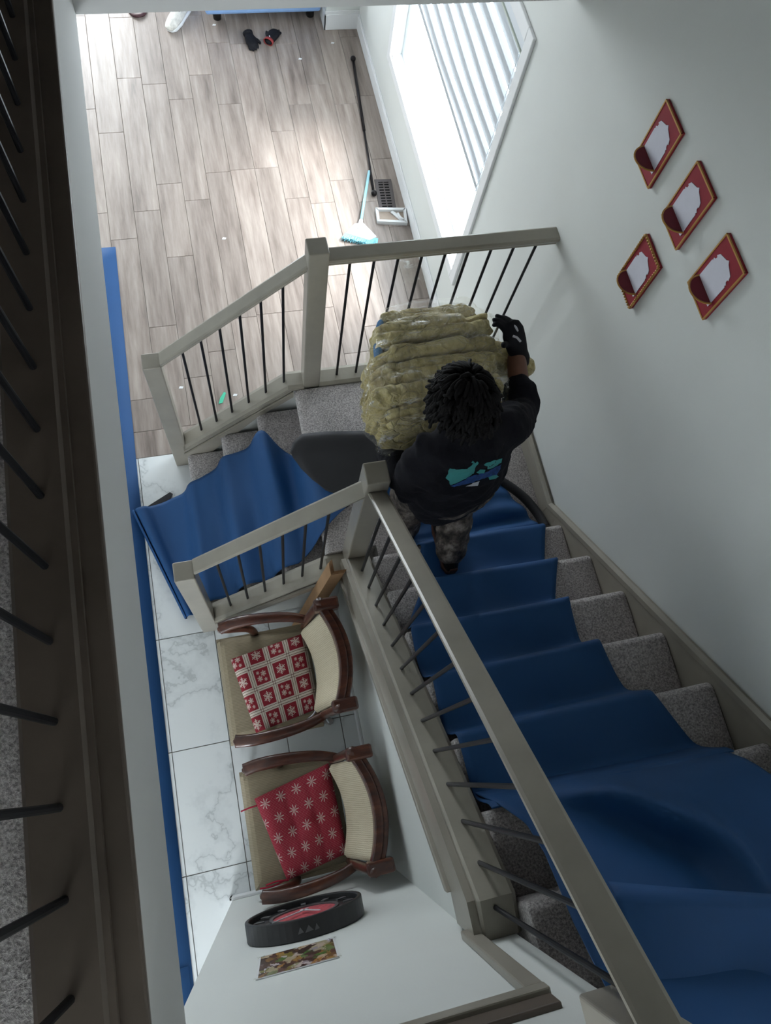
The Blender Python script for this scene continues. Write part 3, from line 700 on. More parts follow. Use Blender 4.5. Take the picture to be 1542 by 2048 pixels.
# ================================================================== ARMCHAIRS
def chair(name, loc, label):
    root = thing(name, (0, 0, 0), label, 'armchair', 'wooden armchairs against the stair wall')
    # local: faces -x, centred on y
    def bow(y, k=.075): return -k*(y/.25)**2
    def rb(b0, b1, nseg, xf, zf, tx, tz):            # curved rail in plan
        m = MB(); n = nseg
        for i in range(n):
            ya, yb = b0+(b1-b0)*i/n, b0+(b1-b0)*(i+1)/n
            P = [(xf+bow(ya), ya), (xf+bow(yb), yb)]
            m.add([(P[0][0], P[0][1], zf), (P[1][0], P[1][1], zf), (P[1][0]+tx, P[1][1], zf), (P[0][0]+tx, P[0][1], zf),
                   (P[0][0]+.004, P[0][1], zf+tz), (P[1][0]+.004, P[1][1], zf+tz), (P[1][0]+tx, P[1][1], zf+tz), (P[0][0]+tx, P[0][1], zf+tz)],
                  [(3,2,1,0),(4,5,6,7),(0,1,5,4),(2,3,7,6)]+([(3,0,4,7)] if i == 0 else [])+([(1,2,6,5)] if i == n-1 else []))
        return m
    s = MB()                                           # upholstered seat with a crowned top
    def seat(u, v):
        x = -.245+.46*u; hw = .262-.03*u; y = -hw+2*hw*v
        e = min(1, min(u, 1-u)/.10, min(v, 1-v)/.10); e = math.sqrt(1-(1-e)**2)
        return (x, y, .385+.055*e+.02*math.sin(math.pi*u)*math.sin(math.pi*v))
    s.grid(24, 24, seat); s.box((-.245, -.262, .335), (.215, .262, .386))
    s.build('seat', 'seat_fabric', root, smooth=False)
    # back panel between the posts, leaning and bowed
    p = MB()
    def panel(u, v):
        y = -.205+.41*u; z = .52+.385*v; e = min(1, min(u, 1-u)/.12, min(v, 1-v)/.1); e = math.sqrt(1-(1-e)**2)
        return (.235+bow(y)+.085*v-.028*e+.0035*math.sin(v*95)*e, y, z)
    p.grid(24, 60, panel); p.grid(12, 4, lambda u, v: (.255+bow(-.205+.41*(1-u))+.085*v, -.205+.41*(1-u), .52+.385*v))
    p.build('back_panel', 'back_fabric', root, smooth=True)
    rb(-.235, .235, 14, .298, .895, .042, .045).build('crest_rail', 'chair_wood', root, bevel=.006)
    rb(-.225, .225, 14, .332, .86, .030, .07).build('crest_backing', 'chair_wood', root, bevel=.006)
    rb(-.21, .21, 12, .235, .485, .035, .045).build('lower_rail', 'chair_wood', root, bevel=.005)
    for sgn in (-1, 1):
        y = sgn*.225
        MB().tube(chaikin([(.27, y, 0), (.235, y, .25), (.20, y, .45), (.205, y, .60), (.245, y+sgn*.008, .85), (.262, y+sgn*.012, .955)], 2), (.024, .020), 8).build('back_post', 'chair_wood', root, smooth=True)
        MB().box((.232, y-.028, .885), (.345, y+.028, .955)).build('post_cap', 'chair_wood', root, bevel=.01)
        # arm: swept from the back post forward, rolling down to the seat rail
        ya = sgn*.262
        pth = chaikin([(.215, sgn*.228, .635), (.13, sgn*.256, .655), (.0, sgn*.272, .668), (-.13, sgn*.275, .665), (-.205, sgn*.262, .645)], 2)
        MB().tube(pth, [(.016, lerp([0, .5, 1], [.020, .027, .030], i/(len(pth)-1))) for i in range(len(pth))], 10, ref=(0, 0, 1)).build('arm', 'chair_wood', root, smooth=True)
        MB().tube(chaikin([(-.195, sgn*.262, .635), (-.20, sgn*.262, .60), (-.12, sgn*.262, .565), (-.06, sgn*.262, .50), (-.05, sgn*.258, .36)], 2), (.018, .022), 10, ref=(0, 1, 0)).build('arm_support', 'chair_wood', root, smooth=True)
        MB().tube([(-.205, sgn*.235, .34), (-.215, sgn*.238, .17), (-.222, sgn*.24, 0)], [.026, .021, .015], 10).build('leg', 'chair_wood', root, smooth=True)
        MB().box((-.235, sgn*.24-.018, .29), (.22, sgn*.24+.018, .345)).build('seat_rail', 'chair_wood', root, bevel=.004)
    MB().box((-.242, -.24, .29), (-.21, .24, .345)).build('front_rail', 'chair_wood', root, bevel=.004)
    root.location = loc
    return root
c1 = chair('armchair', (0, .47, 0), 'wooden armchair nearer the short flight, holding the plaid snowflake cushion')
c2 = chair('armchair', (.02, -.185, 0), 'wooden armchair by the clock wall, holding the plain red starry cushion')
def cushion(name, corners, mat, label, puff, tufts=()):
    A, B, D, E_ = [Vector((x, y, 0)) for x, y in corners]
    m = MB(); n = 30; zs_ = .462
    def top_(u, v, s):
        p = (A*(1-u)+B*u)*(1-v)+(E_*(1-u)+D*u)*v
        e = min(1, min(u, 1-u)/.16, min(v, 1-v)/.16); e = math.sqrt(max(0, 1-(1-e)**2))
        h = puff*e+.006*math.sin(u*9+v*5)*e
        for (a, b_) in tufts: h -= .020*math.exp(-(((u-a)**2+(v-b_)**2)/.006))*e
        if tufts: h -= .008*e*(math.exp(-((u-.36)/.02)**2)+math.exp(-((u-.68)/.02)**2)+math.exp(-((v-.5)/.025)**2)*.7)
        pin = .012*math.sin(math.pi*u*1)*0
        return (p.x, p.y, zs_+.008+(h if s else -.006*e))
    m.grid(n, n, lambda u, v: top_(u, v, 1)); nb = len(m.v)
    m.grid(n, n, lambda u, v: top_(u, 1-v, 0))
    uvs = [(i/n, j/n) for j in range(n+1) for i in range(n+1)]*2
    o = m.build(name, mat, None, smooth=True, label=label, cat='cushion', uv=lambda co, i: uvs[i])
    return o
k1 = cushion('seat_cushion', [(-.184, .607), (.196, .668), (.200, .290), (-.115, .236)], 'plaid_snowflake_print', 'red and cream plaid cushion with white snowflakes lying on an armchair seat', .035)
k2 = cushion('seat_cushion', [(-.168, -.054), (.200, .030), (.215, -.375), (-.076, -.428)], 'red_star_print', 'bright red dotted cushion with white star flowers and tufted creases', .045, ((.36, .5), (.68, .5)))
for pth in ([(-.16, -.085, .485), (-.20, -.088, .480), (-.235, -.095, .472)], [(-.08, -.42, .49), (-.14, -.436, .480), (-.20, -.432, .480)], [(-.07, -.425, .49), (-.12, -.415, .50), (-.17, -.425, .47)]):
    MB().tube(chaikin(pth, 2), (.007, .004), 6).build('tie_ribbon', 'red_star_print', k2, smooth=True)
for pth in ([(.195, .30, .49), (.215, .255, .50), (.235, .215, .46)], [(.19, .29, .49), (.16, .255, .505), (.10, .235, .49)]):
    MB().tube(chaikin(pth, 2), (.007, .004), 6).build('tie_ribbon', 'paper_white', k1, smooth=True)
q = atz(686, 1722, .02); MB().ball((q.x, q.y, .02), (.022, .018, .02), 14, 10).build('rubber_ball', 'olive', smooth=True, label='small olive green ball on the tiles under the armchair by the clock', cat='ball')
# ================================================================== CARDBOARD EDGE PROTECTORS
cb = thing('cardboard_corner', (.19, .76, 0), 'nested brown cardboard edge protectors leaning in the corner behind an armchair', 'cardboard')
for i in range(3):
    t_, wd_ = .004, .060; o_ = i*.0085
    sec = [(0, 0), (wd_, 0), (wd_, t_), (t_, t_), (t_, wd_), (0, wd_)]
    b0 = Vector((.155+o_, .745+o_, 0)); b1 = Vector((.332+o_, .815+o_, .97-.012*i))
    m = MB().add([b0+Vector((a, b_, 0)) for a, b_ in sec]+[b1+Vector((a, b_, 0)) for a, b_ in sec],
                 [(0,1,7,6),(1,2,8,7),(2,3,9,8),(3,4,10,9),(4,5,11,10),(5,0,6,11)], 0)
    m.add([b1+Vector((a, b_, 0)) for a, b_ in sec], [(0,1,2,3),(0,3,4,5)], 1); m.add([b0+Vector((a, b_, 0)) for a, b_ in sec], [(3,2,1,0),(5,4,3,0)], 1)
    m.build('angle_strip', ['cardboard', 'cardboard_edge'], cb)

# ================================================================== WALL CLOCK AND PHOTO
ck = thing('wall_clock', (-.018, YU, 1.258), 'round black wall clock with a deep plain rim and red dial', 'clock')
cxk, czk, rk = -.018, 1.258, .208
def ring(r0, r1, y0, y1, n=56):
    m = MB(); vs = []
    for y, r in ((y0, r0), (y1, r0), (y1, r1), (y0, r1)):
        vs += [(cxk+r*math.cos(2*math.pi*i/n), y, czk+r*math.sin(2*math.pi*i/n)) for i in range(n)]
    fs = []
    for k in range(4):
        a, b_ = k*n, ((k+1)%4)*n
        fs += [(a+i, b_+i, b_+(i+1)%n, a+(i+1)%n) for i in range(n)]
    return m.add(vs, fs)
def disc(r, y, n=48): return MB().add([(cxk+r*math.cos(2*math.pi*i/n), y, czk+r*math.sin(2*math.pi*i/n)) for i in range(n)], [tuple(range(n))[::-1]])
ring(.193, rk, YU+.001, YU+.066).build('rim', 'clock_black', ck, bevel=.004)
disc(.194, YU+.045).build('dial', 'clock_black', ck)
m = disc(.115, YU+.047); m.build('dial_centre', 'clock_red', ck)
ring(.112, .124, YU+.045, YU+.052, 48).build('chapter_ring', 'clock_face', ck)
for i in range(12):
    a = math.pi/6*i; ca, sa = math.cos(a), math.sin(a)
    P = [(cxk+(r*ca-w_*sa), YU+.050, czk+(r*sa+w_*ca)) for r, w_ in ((.140, -.008), (.176, -.010), (.176, .010), (.140, .008))]
    MB().prism(P, (0, .004, 0)).build('hour_mark', 'clock_face', ck)
for a, L in ((1.0, .10), (2.4, .15)):
    ca, sa = math.cos(a), math.sin(a)
    P = [(cxk+(r*ca-w_*sa), YU+.056, czk+(r*sa+w_*ca)) for r, w_ in ((-.02, -.005), (L, -.002), (L, .002), (-.02, .005))]
    MB().prism(P, (0, .003, 0)).build('hand', 'white_print', ck)
for px, w_ in ((-.02, .010), (.008, .014), (.034, .008)):
    MB().prism([(cxk+px-w_, YU+.022, czk+rk-.0005), (cxk+px+w_, YU+.025, czk+rk-.0005), (cxk+px, YU+.042, czk+rk-.0005)], (0, 0, .0015)).build('emblem', 'clock_face', ck)
ph = thing('photo_print', (-.055, YU, 1.55), 'small colourful photo print taped to the pale wall above the clock', 'photo')
x0, x1, z0, z1 = -.168, .057, 1.553, 1.815
MB().box((x0-.006, YU+.001, z0-.006), (x1+.006, YU+.003, z1+.006)).build('backing_paper', 'plastic_white', ph)
MB().add([(x0, YU+.0036, z0), (x1, YU+.0036, z0), (x1, YU+.0036, z1), (x0, YU+.0036, z1)], [(3, 2, 1, 0)]).build('photo_face', 'photo_print', ph, uv=lambda co, i: ((co.x-x0)/(x1-x0), (co.z-z0)/(z1-z0)))
for cx_, cz_ in ((x0, z0), (x1, z0), (x1, z1), (x0, z1)):
    MB().box((cx_-.012, YU+.003, cz_-.006), (cx_+.012, YU+.0045, cz_+.006)).build('tape', 'film', ph)

# ================================================================== RED WALL PLAQUES
def plaque(yc, zb, zt, label, beads, wdt=.140):
    root = thing('wall_plaque', (XR, yc, zb), label, 'wall decoration', 'red plaques on the pale wall')
    X = XR-.001; th = .012; hw = wdt/2
    MB().box((X-th, yc-hw, zb), (X, yc+hw, zt)).build('board', 'plaque_red', root)
    e = .004; ed = MB(); xf = X-th-.002
    ed.box((xf, yc-hw-.001, zb), (xf+.005, yc-hw+e, zt)); ed.box((xf, yc+hw-e, zb), (xf+.005, yc+hw+.001, zt)); ed.box((xf, yc-hw+e, zt-e), (xf+.005, yc+hw-e, zt+.001)); ed.box((xf, yc-hw+e, zb-.001), (xf+.005, yc+hw-e, zb+e))
    ed.build('gold_edging', 'gold', root)
    if beads:
        b_ = MB(); n = 20
        for i in range(n):
            for yy in (yc-hw+.001, yc+hw-.001): b_.ball((xf-.001, yy, zb+(zt-zb)*(i+.5)/n), .0048, 6, 4)
        for i in range(12):
            for z_ in (zb+.001, zt-.001): b_.ball((xf-.001, yc-hw+wdt*(i+.5)/12, z_), .0048, 6, 4)
        o = b_.build('gold_beads', 'gold', root); o['kind'] = 'stuff'
    H_ = zt-zb; s = lambda a, b_: (X-th-.0005, yc+a*wdt, zb+b_*H_)
    arch = [(.36, .19), (.36, .60), (.33, .615), (.355, .64), (.30, .66), (.29, .70), (.33, .71), (.28, .77), (.15, .80), (.06, .82), (0, .855), (-.06, .82), (-.15, .80), (-.28, .77), (-.33, .71), (-.29, .70), (-.30, .66), (-.355, .64), (-.33, .615), (-.36, .60), (-.36, .19)]
    MB().prism([s(a, b_) for a, b_ in arch][::-1], (-.0015, 0, 0)).build('paper_arch', 'paper_white', root)
    # half-round tray standing out from the foot of the board
    zt_ = zb+.055*H_/.225; R_ = .050; n = 14
    P = [(X-th-R_*math.sin(math.pi*i/n), yc+R_*math.cos(math.pi*i/n), zt_) for i in range(n+1)]
    MB().prism(P, (0, 0, .006)).build('half_round_tray', 'plaque_dark', root)
    Q = [(X-th-(R_+.0015)*math.sin(math.pi*i/n), yc+(R_+.0015)*math.cos(math.pi*i/n), zt_+.005) for i in range(n+1)]
    MB().tube(Q, .003, 6).build('tray_edging', 'gold', root)
plaque(1.640, 2.392, 2.615, 'red gold-edged plaque topmost on the wall, nearest the tall window', False)
plaque(1.380, 2.405, 2.630, 'red gold-edged plaque between the two lower and the topmost wall plaques', False)
plaque(1.392, 2.074, 2.302, 'red plaque with a beaded gold border, lowest on the wall', True)
plaque(1.120, 2.400, 2.624, 'red gold-edged plaque on the wall farthest from the window', False)

# ================================================================== SMALL THINGS ON THE WOODEN FLOOR
# curtain rod
cr = thing('curtain_rod', (1.31, 4.4, 0), 'long black curtain rod with ball ends lying by the window wall', 'curtain rod')
a, b_ = Vector((1.368, 5.10, .014)), Vector((1.262, 3.79, .014))
MB().tube([a, a.lerp(b_, .55)], .011, 10).build('outer_tube', 'rod', cr, smooth=True); MB().tube([a.lerp(b_, .54), b_], .0085, 10).build('inner_tube', 'rod', cr, smooth=True)
for q in (a, b_):
    f = MB(); f.ball((q.x, q.y, .022), .022, 12, 8); f.build('finial', 'rod', cr, smooth=True)
# floor register
rg = thing('floor_register', (1.335, 3.76, 0), 'dark brown slotted floor register set into the planks', 'floor vent')
ra = math.radians(-4)
def rgp(a, b_, z): return (1.345+a*math.cos(ra)-b_*math.sin(ra), 3.765+a*math.sin(ra)+b_*math.cos(ra), z)
MB().prism([rgp(-.05, -.15, .0005), rgp(.05, -.15, .0005), rgp(.05, .15, .0005), rgp(-.05, .15, .0005)], (0, 0, .002)).build('well', 'register_dark', rg)
fr = MB()
for q in ((-.062, -.16, -.038, .16), (.038, -.16, .062, .16), (-.038, -.16, .038, -.135), (-.038, .135, .038, .16), (-.004, -.135, .004, .135)):
    fr.prism([rgp(q[0], q[1], .001), rgp(q[2], q[1], .001), rgp(q[2], q[3], .001), rgp(q[0], q[3], .001)], (0, 0, .005))
fr.build('frame', 'register', rg)
for i in range(11):
    y_ = -.128+.0245*i
    MB().prism([rgp(-.038, y_, .002), rgp(.038, y_, .002), rgp(.038, y_+.011, .002), rgp(-.038, y_+.011, .002)], (0, 0, .003)).build('slat', 'register', rg)
# dustpan-like tray
dp = thing('white_tray', (1.34, 3.575, 0), 'shallow white tray holding a folded white strip beside the floor register', 'tray')
q4 = [Vector((*p, 0)) for p in ((1.243, 3.655), (1.462, 3.632), (1.445, 3.50), (1.232, 3.535))]
MB().prism([p+Vector((0, 0, .004)) for p in q4][::-1], (0, 0, .004)).build('base', 'tray_tan', dp)
for i in range(4):
    p, q = q4[i], q4[(i+1)%4]; d = (q-p).normalized(); nn = Vector((d.y, -d.x, 0))*.018
    MB().prism([p, q, q+nn-d*.012, p+nn+d*.012], (0, 0, .03)).build('rim', 'plastic_white', dp)
MB().prism([(1.345, 3.615, .009), (1.365, 3.628, .009), (1.435, 3.545, .009), (1.40, 3.535, .009)][::-1], (0, 0, .012)).build('folded_strip', 'plastic_white', dp, bevel=.004)
MB().prism([(1.385, 3.595, .021), (1.40, 3.60, .021), (1.415, 3.545, .021), (1.398, 3.543, .021)][::-1], (0, 0, .006)).build('folded_strip', 'plastic_white', dp)
# broom lying on the floor
br = thing('broom', (1.08, 3.4, 0), 'pale blue broom with angled bristles lying on the wooden floor', 'broom')
h0, h1 = Vector((1.098, 3.50, .03)), Vector((1.270, 4.00, .012))
MB().tube([h0, h1], .0105, 10).build('handle', 'broom_blue', br, smooth=True)
MB().tube([h0-(h1-h0).normalized()*.03, h0+(h1-h0).normalized()*.06], [.022, .014], 10).build('socket', 'plastic_white', br, smooth=True)
MB().prism([(1.06, 3.525, .012), (1.125, 3.53, .012), (1.20, 3.40, .008), (1.14, 3.375, .008), (.985, 3.455, .008)][::-1], (0, 0, .03)).build('head', 'plastic_white', br, bevel=.008)
bs = MB(); A0, A1 = Vector((.985, 3.457, .012)), Vector((1.205, 3.385, .012)); B0, B1 = Vector((.955, 3.425, .012)), Vector((1.185, 3.325, .012))
for i in range(46):
    for zz_ in (.004, .014, .024, .032):
        f = (i+.5)/46; p = A0.lerp(A1, f); q = B0.lerp(B1, f)+Vector((random.uniform(-.006, .006), random.uniform(-.008, .008), 0)); p.z = q.z = zz_
        bs.tube([p, q], .0035, 4)
o = bs.build('bristles', 'bristle', br); o['kind'] = 'stuff'
# crumpled wrapping film near the wall
cf = MB(); random.seed(3)
def crump(u, v):
    x = 1.30+.16*u+.03*math.sin(v*9); y = 3.00+.28*v
    z = .012+.06*abs(noise.noise(Vector((x*16, y*16, 1.3))))+.05*abs(noise.noise(Vector((x*40, y*40, 4))))
    return (x, y, z)
cf.grid(22, 34, crump).build('plastic_film', 'film', smooth=True, label='crumpled clear plastic film on the floor behind the landing rail', cat='plastic film')
gs = MB(); gs.prism([(-.055, 2.27, .001), (-.03, 2.275, .001), (.0, 2.34, .001), (-.01, 2.35, .001), (-.04, 2.31, .001)], (0, 0, .004)); gs.build('tape_scrap', 'green_scrap', label='small green scrap on the planks behind the short railing', cat='scrap')
for (u_, v_) in ((448, 477), (428, 50), (665, 86), (600, 118), (505, 77), (362, 775), (470, 790)):
    p = atz(u_, v_, 0)
    MB().prism([p+Vector((-.014, -.006, .0005)), p+Vector((.010, -.009, .0005)), p+Vector((.016, .004, .0005)), p+Vector((-.006, .009, .0005))], (0, 0, .002)).build('paper_scrap', 'plastic_white', label='tiny white scrap lying on the wooden floor', cat='scrap', group='white scraps on the wooden floor')
# work gloves
def work_glove(c, ang, label, open_):
    root = thing('work_glove', (c[0], c[1], 0), label, 'glove')
    ca, sa = math.cos(ang), math.sin(ang)
    K = .8
    L = lambda a, b_, z: (c[0]+K*(a*ca-b_*sa), c[1]+K*(a*sa+b_*ca), K*z)
    m = MB(); m.tube([L(-.075, 0, .026), L(-.03, 0, .028), L(.03, 0, .028)], [(.024, .036), (.026, .042), (.024, .048)], 12, ref=(0, 0, 1), round_=True)
    for i, (b0, ln) in enumerate(((-.034, .06), (-.012, .075), (.012, .07), (.034, .05))):
        m.tube([L(.03, b0, .026), L(.03+ln*.6, b0*1.15, .022), L(.03+ln, b0*1.2, .014)], [.013, .012, .010], 8, round_=True)
    m.tube([L(-.03, .035, .024), L(.0, .065, .02), L(.03, .08, .014)], [.014, .012, .010], 8, round_=True)
    o = m.build('glove_shell', 'glove', root); mod(o, 'REMESH', mode='VOXEL', voxel_size=.006, use_smooth_shade=True)
    cuff = MB(); n = 16
    cuff.tube([L(-.105, 0, .030), L(-.07, 0, .028)], [(.030, .040), (.026, .037)], 16, ref=(0, 0, 1), caps=False)
    o = cuff.build('cuff', 'glove_red' if open_ else 'glove', root, smooth=True); mod(o, 'SOLIDIFY', thickness=.006)
    MB().box(L(-.07, -.008, .056), L(-.055, .012, .060)).build('cuff_tag', 'white_print', root) if open_ else MB().prism([L(-.10, -.012, .055), L(-.085, -.012, .055), L(-.085, .012, .055), L(-.10, .012, .055)], (0, 0, .006)).build('cuff_tag', 'white_print', root)
work_glove((.612, 5.33), math.radians(-80), 'black work glove lying palm down with its fingers towards the stairs', False)
work_glove((.785, 5.375), math.radians(55), 'black work glove with an open red cuff on the wooden floor', True)
# white sneaker
sn = thing('sneaker', (.12, 5.62, 0), 'worn white sneaker on the wooden floor beside the blue sofa', 'shoe')
m = MB(); sd = Vector((.55, .83, 0)).normalized(); sc = Vector((.03, 5.50, 0))
foot = [(0, .045, .05), (.06, .052, .065), (.13, .05, .085), (.19, .045, .115), (.25, .042, .125), (.285, .036, .115)]
m.tube([sc+sd*a+Vector((0, 0, h*.5+.012)) for a, w_, h in foot], [(h*.5, w_) for a, w_, h in foot], 14, ref=(0, 0, 1), round_=True)
m.build('upper', 'sneaker', sn, smooth=True)
m = MB(); sole = []
nn = Vector((-sd.y, sd.x, 0)); 
prof = [(-.03, .02), (.0, .046), (.08, .054), (.16, .046), (.24, .044), (.30, .03)]
sole = [sc+sd*a+nn*w_ for a, w_ in prof]+[sc+sd*a-nn*w_ for a, w_ in prof[::-1]]
m.prism(sole, (0, 0, .026)); m.build('sole', 'plastic_white', sn, bevel=.008)
for i in range(4):
    p = sc+sd*(.10+.028*i); z_ = .105+.011*i
    MB().tube([p-nn*.03+Vector((0, 0, z_-.012)), p+Vector((0, 0, z_)), p+nn*.03+Vector((0, 0, z_-.012))], .004, 6).build('lace', 'clock_face', sn)
# dark strap loop
lp = MB(); cpt = Vector((-.20, 5.74, .012))
lp.tube([cpt+Vector((.062*math.cos(t), .10*math.sin(t), .004*math.sin(3*t))) for t in [math.pi*2*i/28 for i in range(29)]], (.012, .014), 8, caps=False)
lp.build('strap_loop', 'strap_dark', smooth=True, label='dark red strap loop lying on the floor near the sneaker', cat='strap')
# blue sofa at the far end
sf = thing('sofa', (.77, 6.0, 0), 'pale blue sofa on dark round feet at the far end of the room', 'sofa')
MB().box((.30, 5.525, .085), (1.19, 6.45, .30)).build('base', 'sofa_blue', sf, bevel=.02)
MB().box((.36, 5.51, .30), (1.14, 6.2, .45)).build('seat_cushion', 'sofa_blue', sf, bevel=.04)
MB().box((.30, 6.2, .30), (1.20, 6.45, .85)).build('backrest', 'sofa_blue', sf, bevel=.05)
for x_ in (.27, 1.085): MB().box((x_, 5.55, .30), (x_+.10, 6.45, .60)).build('armrest', 'sofa_blue', sf, bevel=.03)
for x_, y_ in ((.39, 5.61), (1.12, 5.61), (.39, 6.38), (1.12, 6.38)): MB().tube([(x_, y_, 0), (x_, y_, .09)], [.03, .036], 14).build('foot', 'shoe_black', sf)
# ================================================================== WRAPPED BLANKET BUNDLE
bd = thing('blanket_bundle', (.80, 1.27, 1.48), 'stack of folded yellow moving blankets wrapped in clear plastic, carried by the person', 'blankets')
# slabs stacked away from the carrier; (y centre, x from, x to, bottom, top)
SL = [(1.100, .520, .985, 1.66, 1.925), (1.180, .497, 1.000, 1.60, 1.966), (1.268, .512, 1.010, 1.54, 1.945), (1.345, .525, 1.015, 1.50, 1.960), (1.428, .545, 1.022, 1.48, 1.975), (1.512, .610, .980, 1.52, 1.920)]
TH = [.046, .040, .052, .034, .056, .036]
def slab(i, yc, xa, xb, za, zb):
    th = TH[i]
    def blk(u, v, s):          # rounded pillow: u around the outline (x-z), v across the thickness
        return None
    m = MB(); n = 120; rings = 15; rz = random.uniform(-.06, .06); cx, cz, hx_, hz_ = (xa+xb)/2, (za+zb)/2, (xb-xa)/2, (zb-za)/2
    vs = []
    for r in range(rings):
        b = -1+2*r/(rings-1); pin = (1-abs(b)**2.6)**(1/2.6) if abs(b) < 1 else 0
        for k in range(n):
            a = 2*math.pi*k/n; ca, sa = math.cos(a), math.sin(a); e = .34
            sx = math.copysign(abs(ca)**e, ca); sz = math.copysign(abs(sa)**e, sa)
            f = .86+.14*pin
            p = Vector((cx+sx*(hx_-.02+.02*pin)*f/1.0, yc+b*th, cz+sz*(hz_-.045+.045*pin)))
            fold = .012*math.sin(b*9+i*2)*abs(sx)**3
            w1 = noise.noise(Vector((p.x*6, p.y*9+i*3, p.z*6)))*.026-abs(noise.noise(Vector((p.x*17+2*p.y, p.y*7+i*5, p.z*12))))*.026-abs(noise.noise(Vector((p.x*34+9*p.y, p.y*9+i*5, p.z*22))))*.014+noise.noise(Vector((p.x*38, p.y*18+i*5, p.z*26)))*.007
            quilt = .003*math.sin(p.x*60+2.2*math.sin(p.y*30+i))
            d = Vector((sx*.6, b*.6, sz)).normalized()
            p += d*(w1+quilt)+Vector((fold*sx, 0, 0))
            if i in (0, 2, 4): p -= d*(.016*math.exp(-((b-.15*math.sin(p.x*9+i))/.13)**2))      # a second ply in the thick ones
            p.y += (p.x-cx)*rz
            vs.append(p)
    fs = [(r*n+k, r*n+(k+1)%n, (r+1)*n+(k+1)%n, (r+1)*n+k) for r in range(rings-1) for k in range(n)]
    fs += [tuple(range(n))[::-1], tuple((rings-1)*n+k for k in range(n))]
    fs = [f[::-1] for f in fs]
    m.add(vs, fs)
    o = m.build('folded_blanket', 'blanket', bd, smooth=True); mod(o, 'SUBSURF', levels=1, render_levels=1)
    return o
for i, (yc, xa, xb, za, zb) in enumerate(SL): slab(i, yc, xa, xb, za, zb)
# a lower pad sticking out on the right, and one blue-backed fold on the left
m = MB(); m.tube([(.98, 1.36, 1.80), (1.05, 1.33, 1.80), (1.125, 1.30, 1.79)], [(.08, .06), (.085, .06), (.06, .045)], 16, ref=(0, 0, 1), round_=True); m.build('pad_corner', 'blanket', bd, smooth=True)
m = MB(); m.tube([(.590, 1.475, 1.87), (.572, 1.42, 1.875), (.562, 1.36, 1.87)], [(.045, .018), (.05, .018), (.04, .015)], 12, ref=(0, 0, 1), round_=True); m.build('blue_fold', 'cream_blanket_blue', bd, smooth=True)
# clear film shrunk round the stack
fm = MB(); n = 80; rings = 46; vs = []
for r in range(rings):
    t_ = r/(rings-1); y = 1.045+.525*t_
    i0 = [s[0] for s in SL]
    xa, xb = lerp(i0, [s[1] for s in SL], y)-.008, lerp(i0, [s[2] for s in SL], y)+.008
    za, zb = lerp(i0, [s[3] for s in SL], y)-.006, lerp(i0, [s[4] for s in SL], y)+.008
    end = min(1, t_/.09, (1-t_)/.09); end = .80+.20*math.sqrt(1-(1-end)**2)
    cx, cz, hx_, hz_ = (xa+xb)/2, (za+zb)/2, (xb-xa)/2*end, (zb-za)/2*end
    for k in range(n):
        a = 2*math.pi*k/n; ca, sa = math.cos(a), math.sin(a); e = .30
        sx = math.copysign(abs(ca)**e, ca); sz = math.copysign(abs(sa)**e, sa)
        p = Vector((cx+sx*hx_, y, cz+sz*hz_))
        w1 = noise.noise(Vector((p.x*12, p.y*30, p.z*12)))*.009+abs(noise.noise(Vector((p.x*8+p.y*25, p.y*40, p.z*8))))*.010
        vs.append(p+Vector((sx, 0, sz)).normalized()*w1)
fs = [(r*n+k, (r+1)*n+k, (r+1)*n+(k+1)%n, r*n+(k+1)%n) for r in range(rings-1) for k in range(n)]
fm.add(vs, fs).build('plastic_wrap', 'film', bd, smooth=True)

# ================================================================== THE PERSON
J = dict(pel=(.775, .90, 1.70), ab=(.76, .885, 1.84), ch=(.745, .885, 1.98), nb=(.715, .895, 2.12), hd=(.690, .945, 2.265),
         shR=(.895, .94, 2.045), elR=(1.050, 1.075, 1.835), wrR=(1.085, 1.305, 1.875), shL=(.60, .875, 2.03), elL=(.598, .895, 1.75), wrL=(.60, 1.15, 1.50),
         hiR=(.845, .90, 1.66), knR=(.880, .945, 1.34), anR=(.868, .80, 1.085), hiL=(.70, .91, 1.64), knL=(.70, 1.05, 1.25), anL=(.735, 1.01, .885))
J = {k: Vector(v) for k, v in J.items()}
lat = (J['shR']-J['shL']).normalized()
def mids(a, b, n=3): return [a.lerp(b, i/n) for i in range(n+1)]
def limb(m, pts, rad, n=14):
    P = chaikin(pts, 2); k = len(P)-1; xs_ = [i/(len(rad)-1) for i in range(len(rad))]
    m.tube(P, [lerp(xs_, rad, i/k) for i in range(k+1)], n, round_=True)
def remesh(o, vox, it=4):
    mod(o, 'REMESH', mode='VOXEL', voxel_size=vox, use_smooth_shade=True); mod(o, 'SMOOTH', factor=.5, iterations=it)
# body: one continuous surface
bm_ = MB()
bm_.tube([J['pel']-Vector((0, 0, .06)), J['pel'], J['ab'], J['ch'], J['nb'].lerp(J['ch'], .3)], [(.155, .10), (.16, .11), (.145, .10), (.165, .11), (.13, .085)], 18, ref=lat, round_=True)
bm_.tube([J['ch'].lerp(J['nb'], .7), J['nb'], J['nb'].lerp(J['hd'], .75)], [.07, .058, .056], 14, round_=True)
hrot = Matrix.Rotation(math.radians(-28), 3, 'X')
hd = J['hd']
bm_.ball(hd, (.076, .098, .105), 20, 14, rot=hrot)
fw = (hrot @ Vector((0, 1, 0))); dn = (hrot @ Vector((0, 0, -1)))
bm_.ball(hd+fw*.045+dn*.065, (.055, .055, .06), 14, 10, rot=hrot)               # jaw
bm_.tube([hd+fw*.094+dn*.0, hd+fw*.118+dn*.035], [.010, .017], 8, round_=True)     # nose
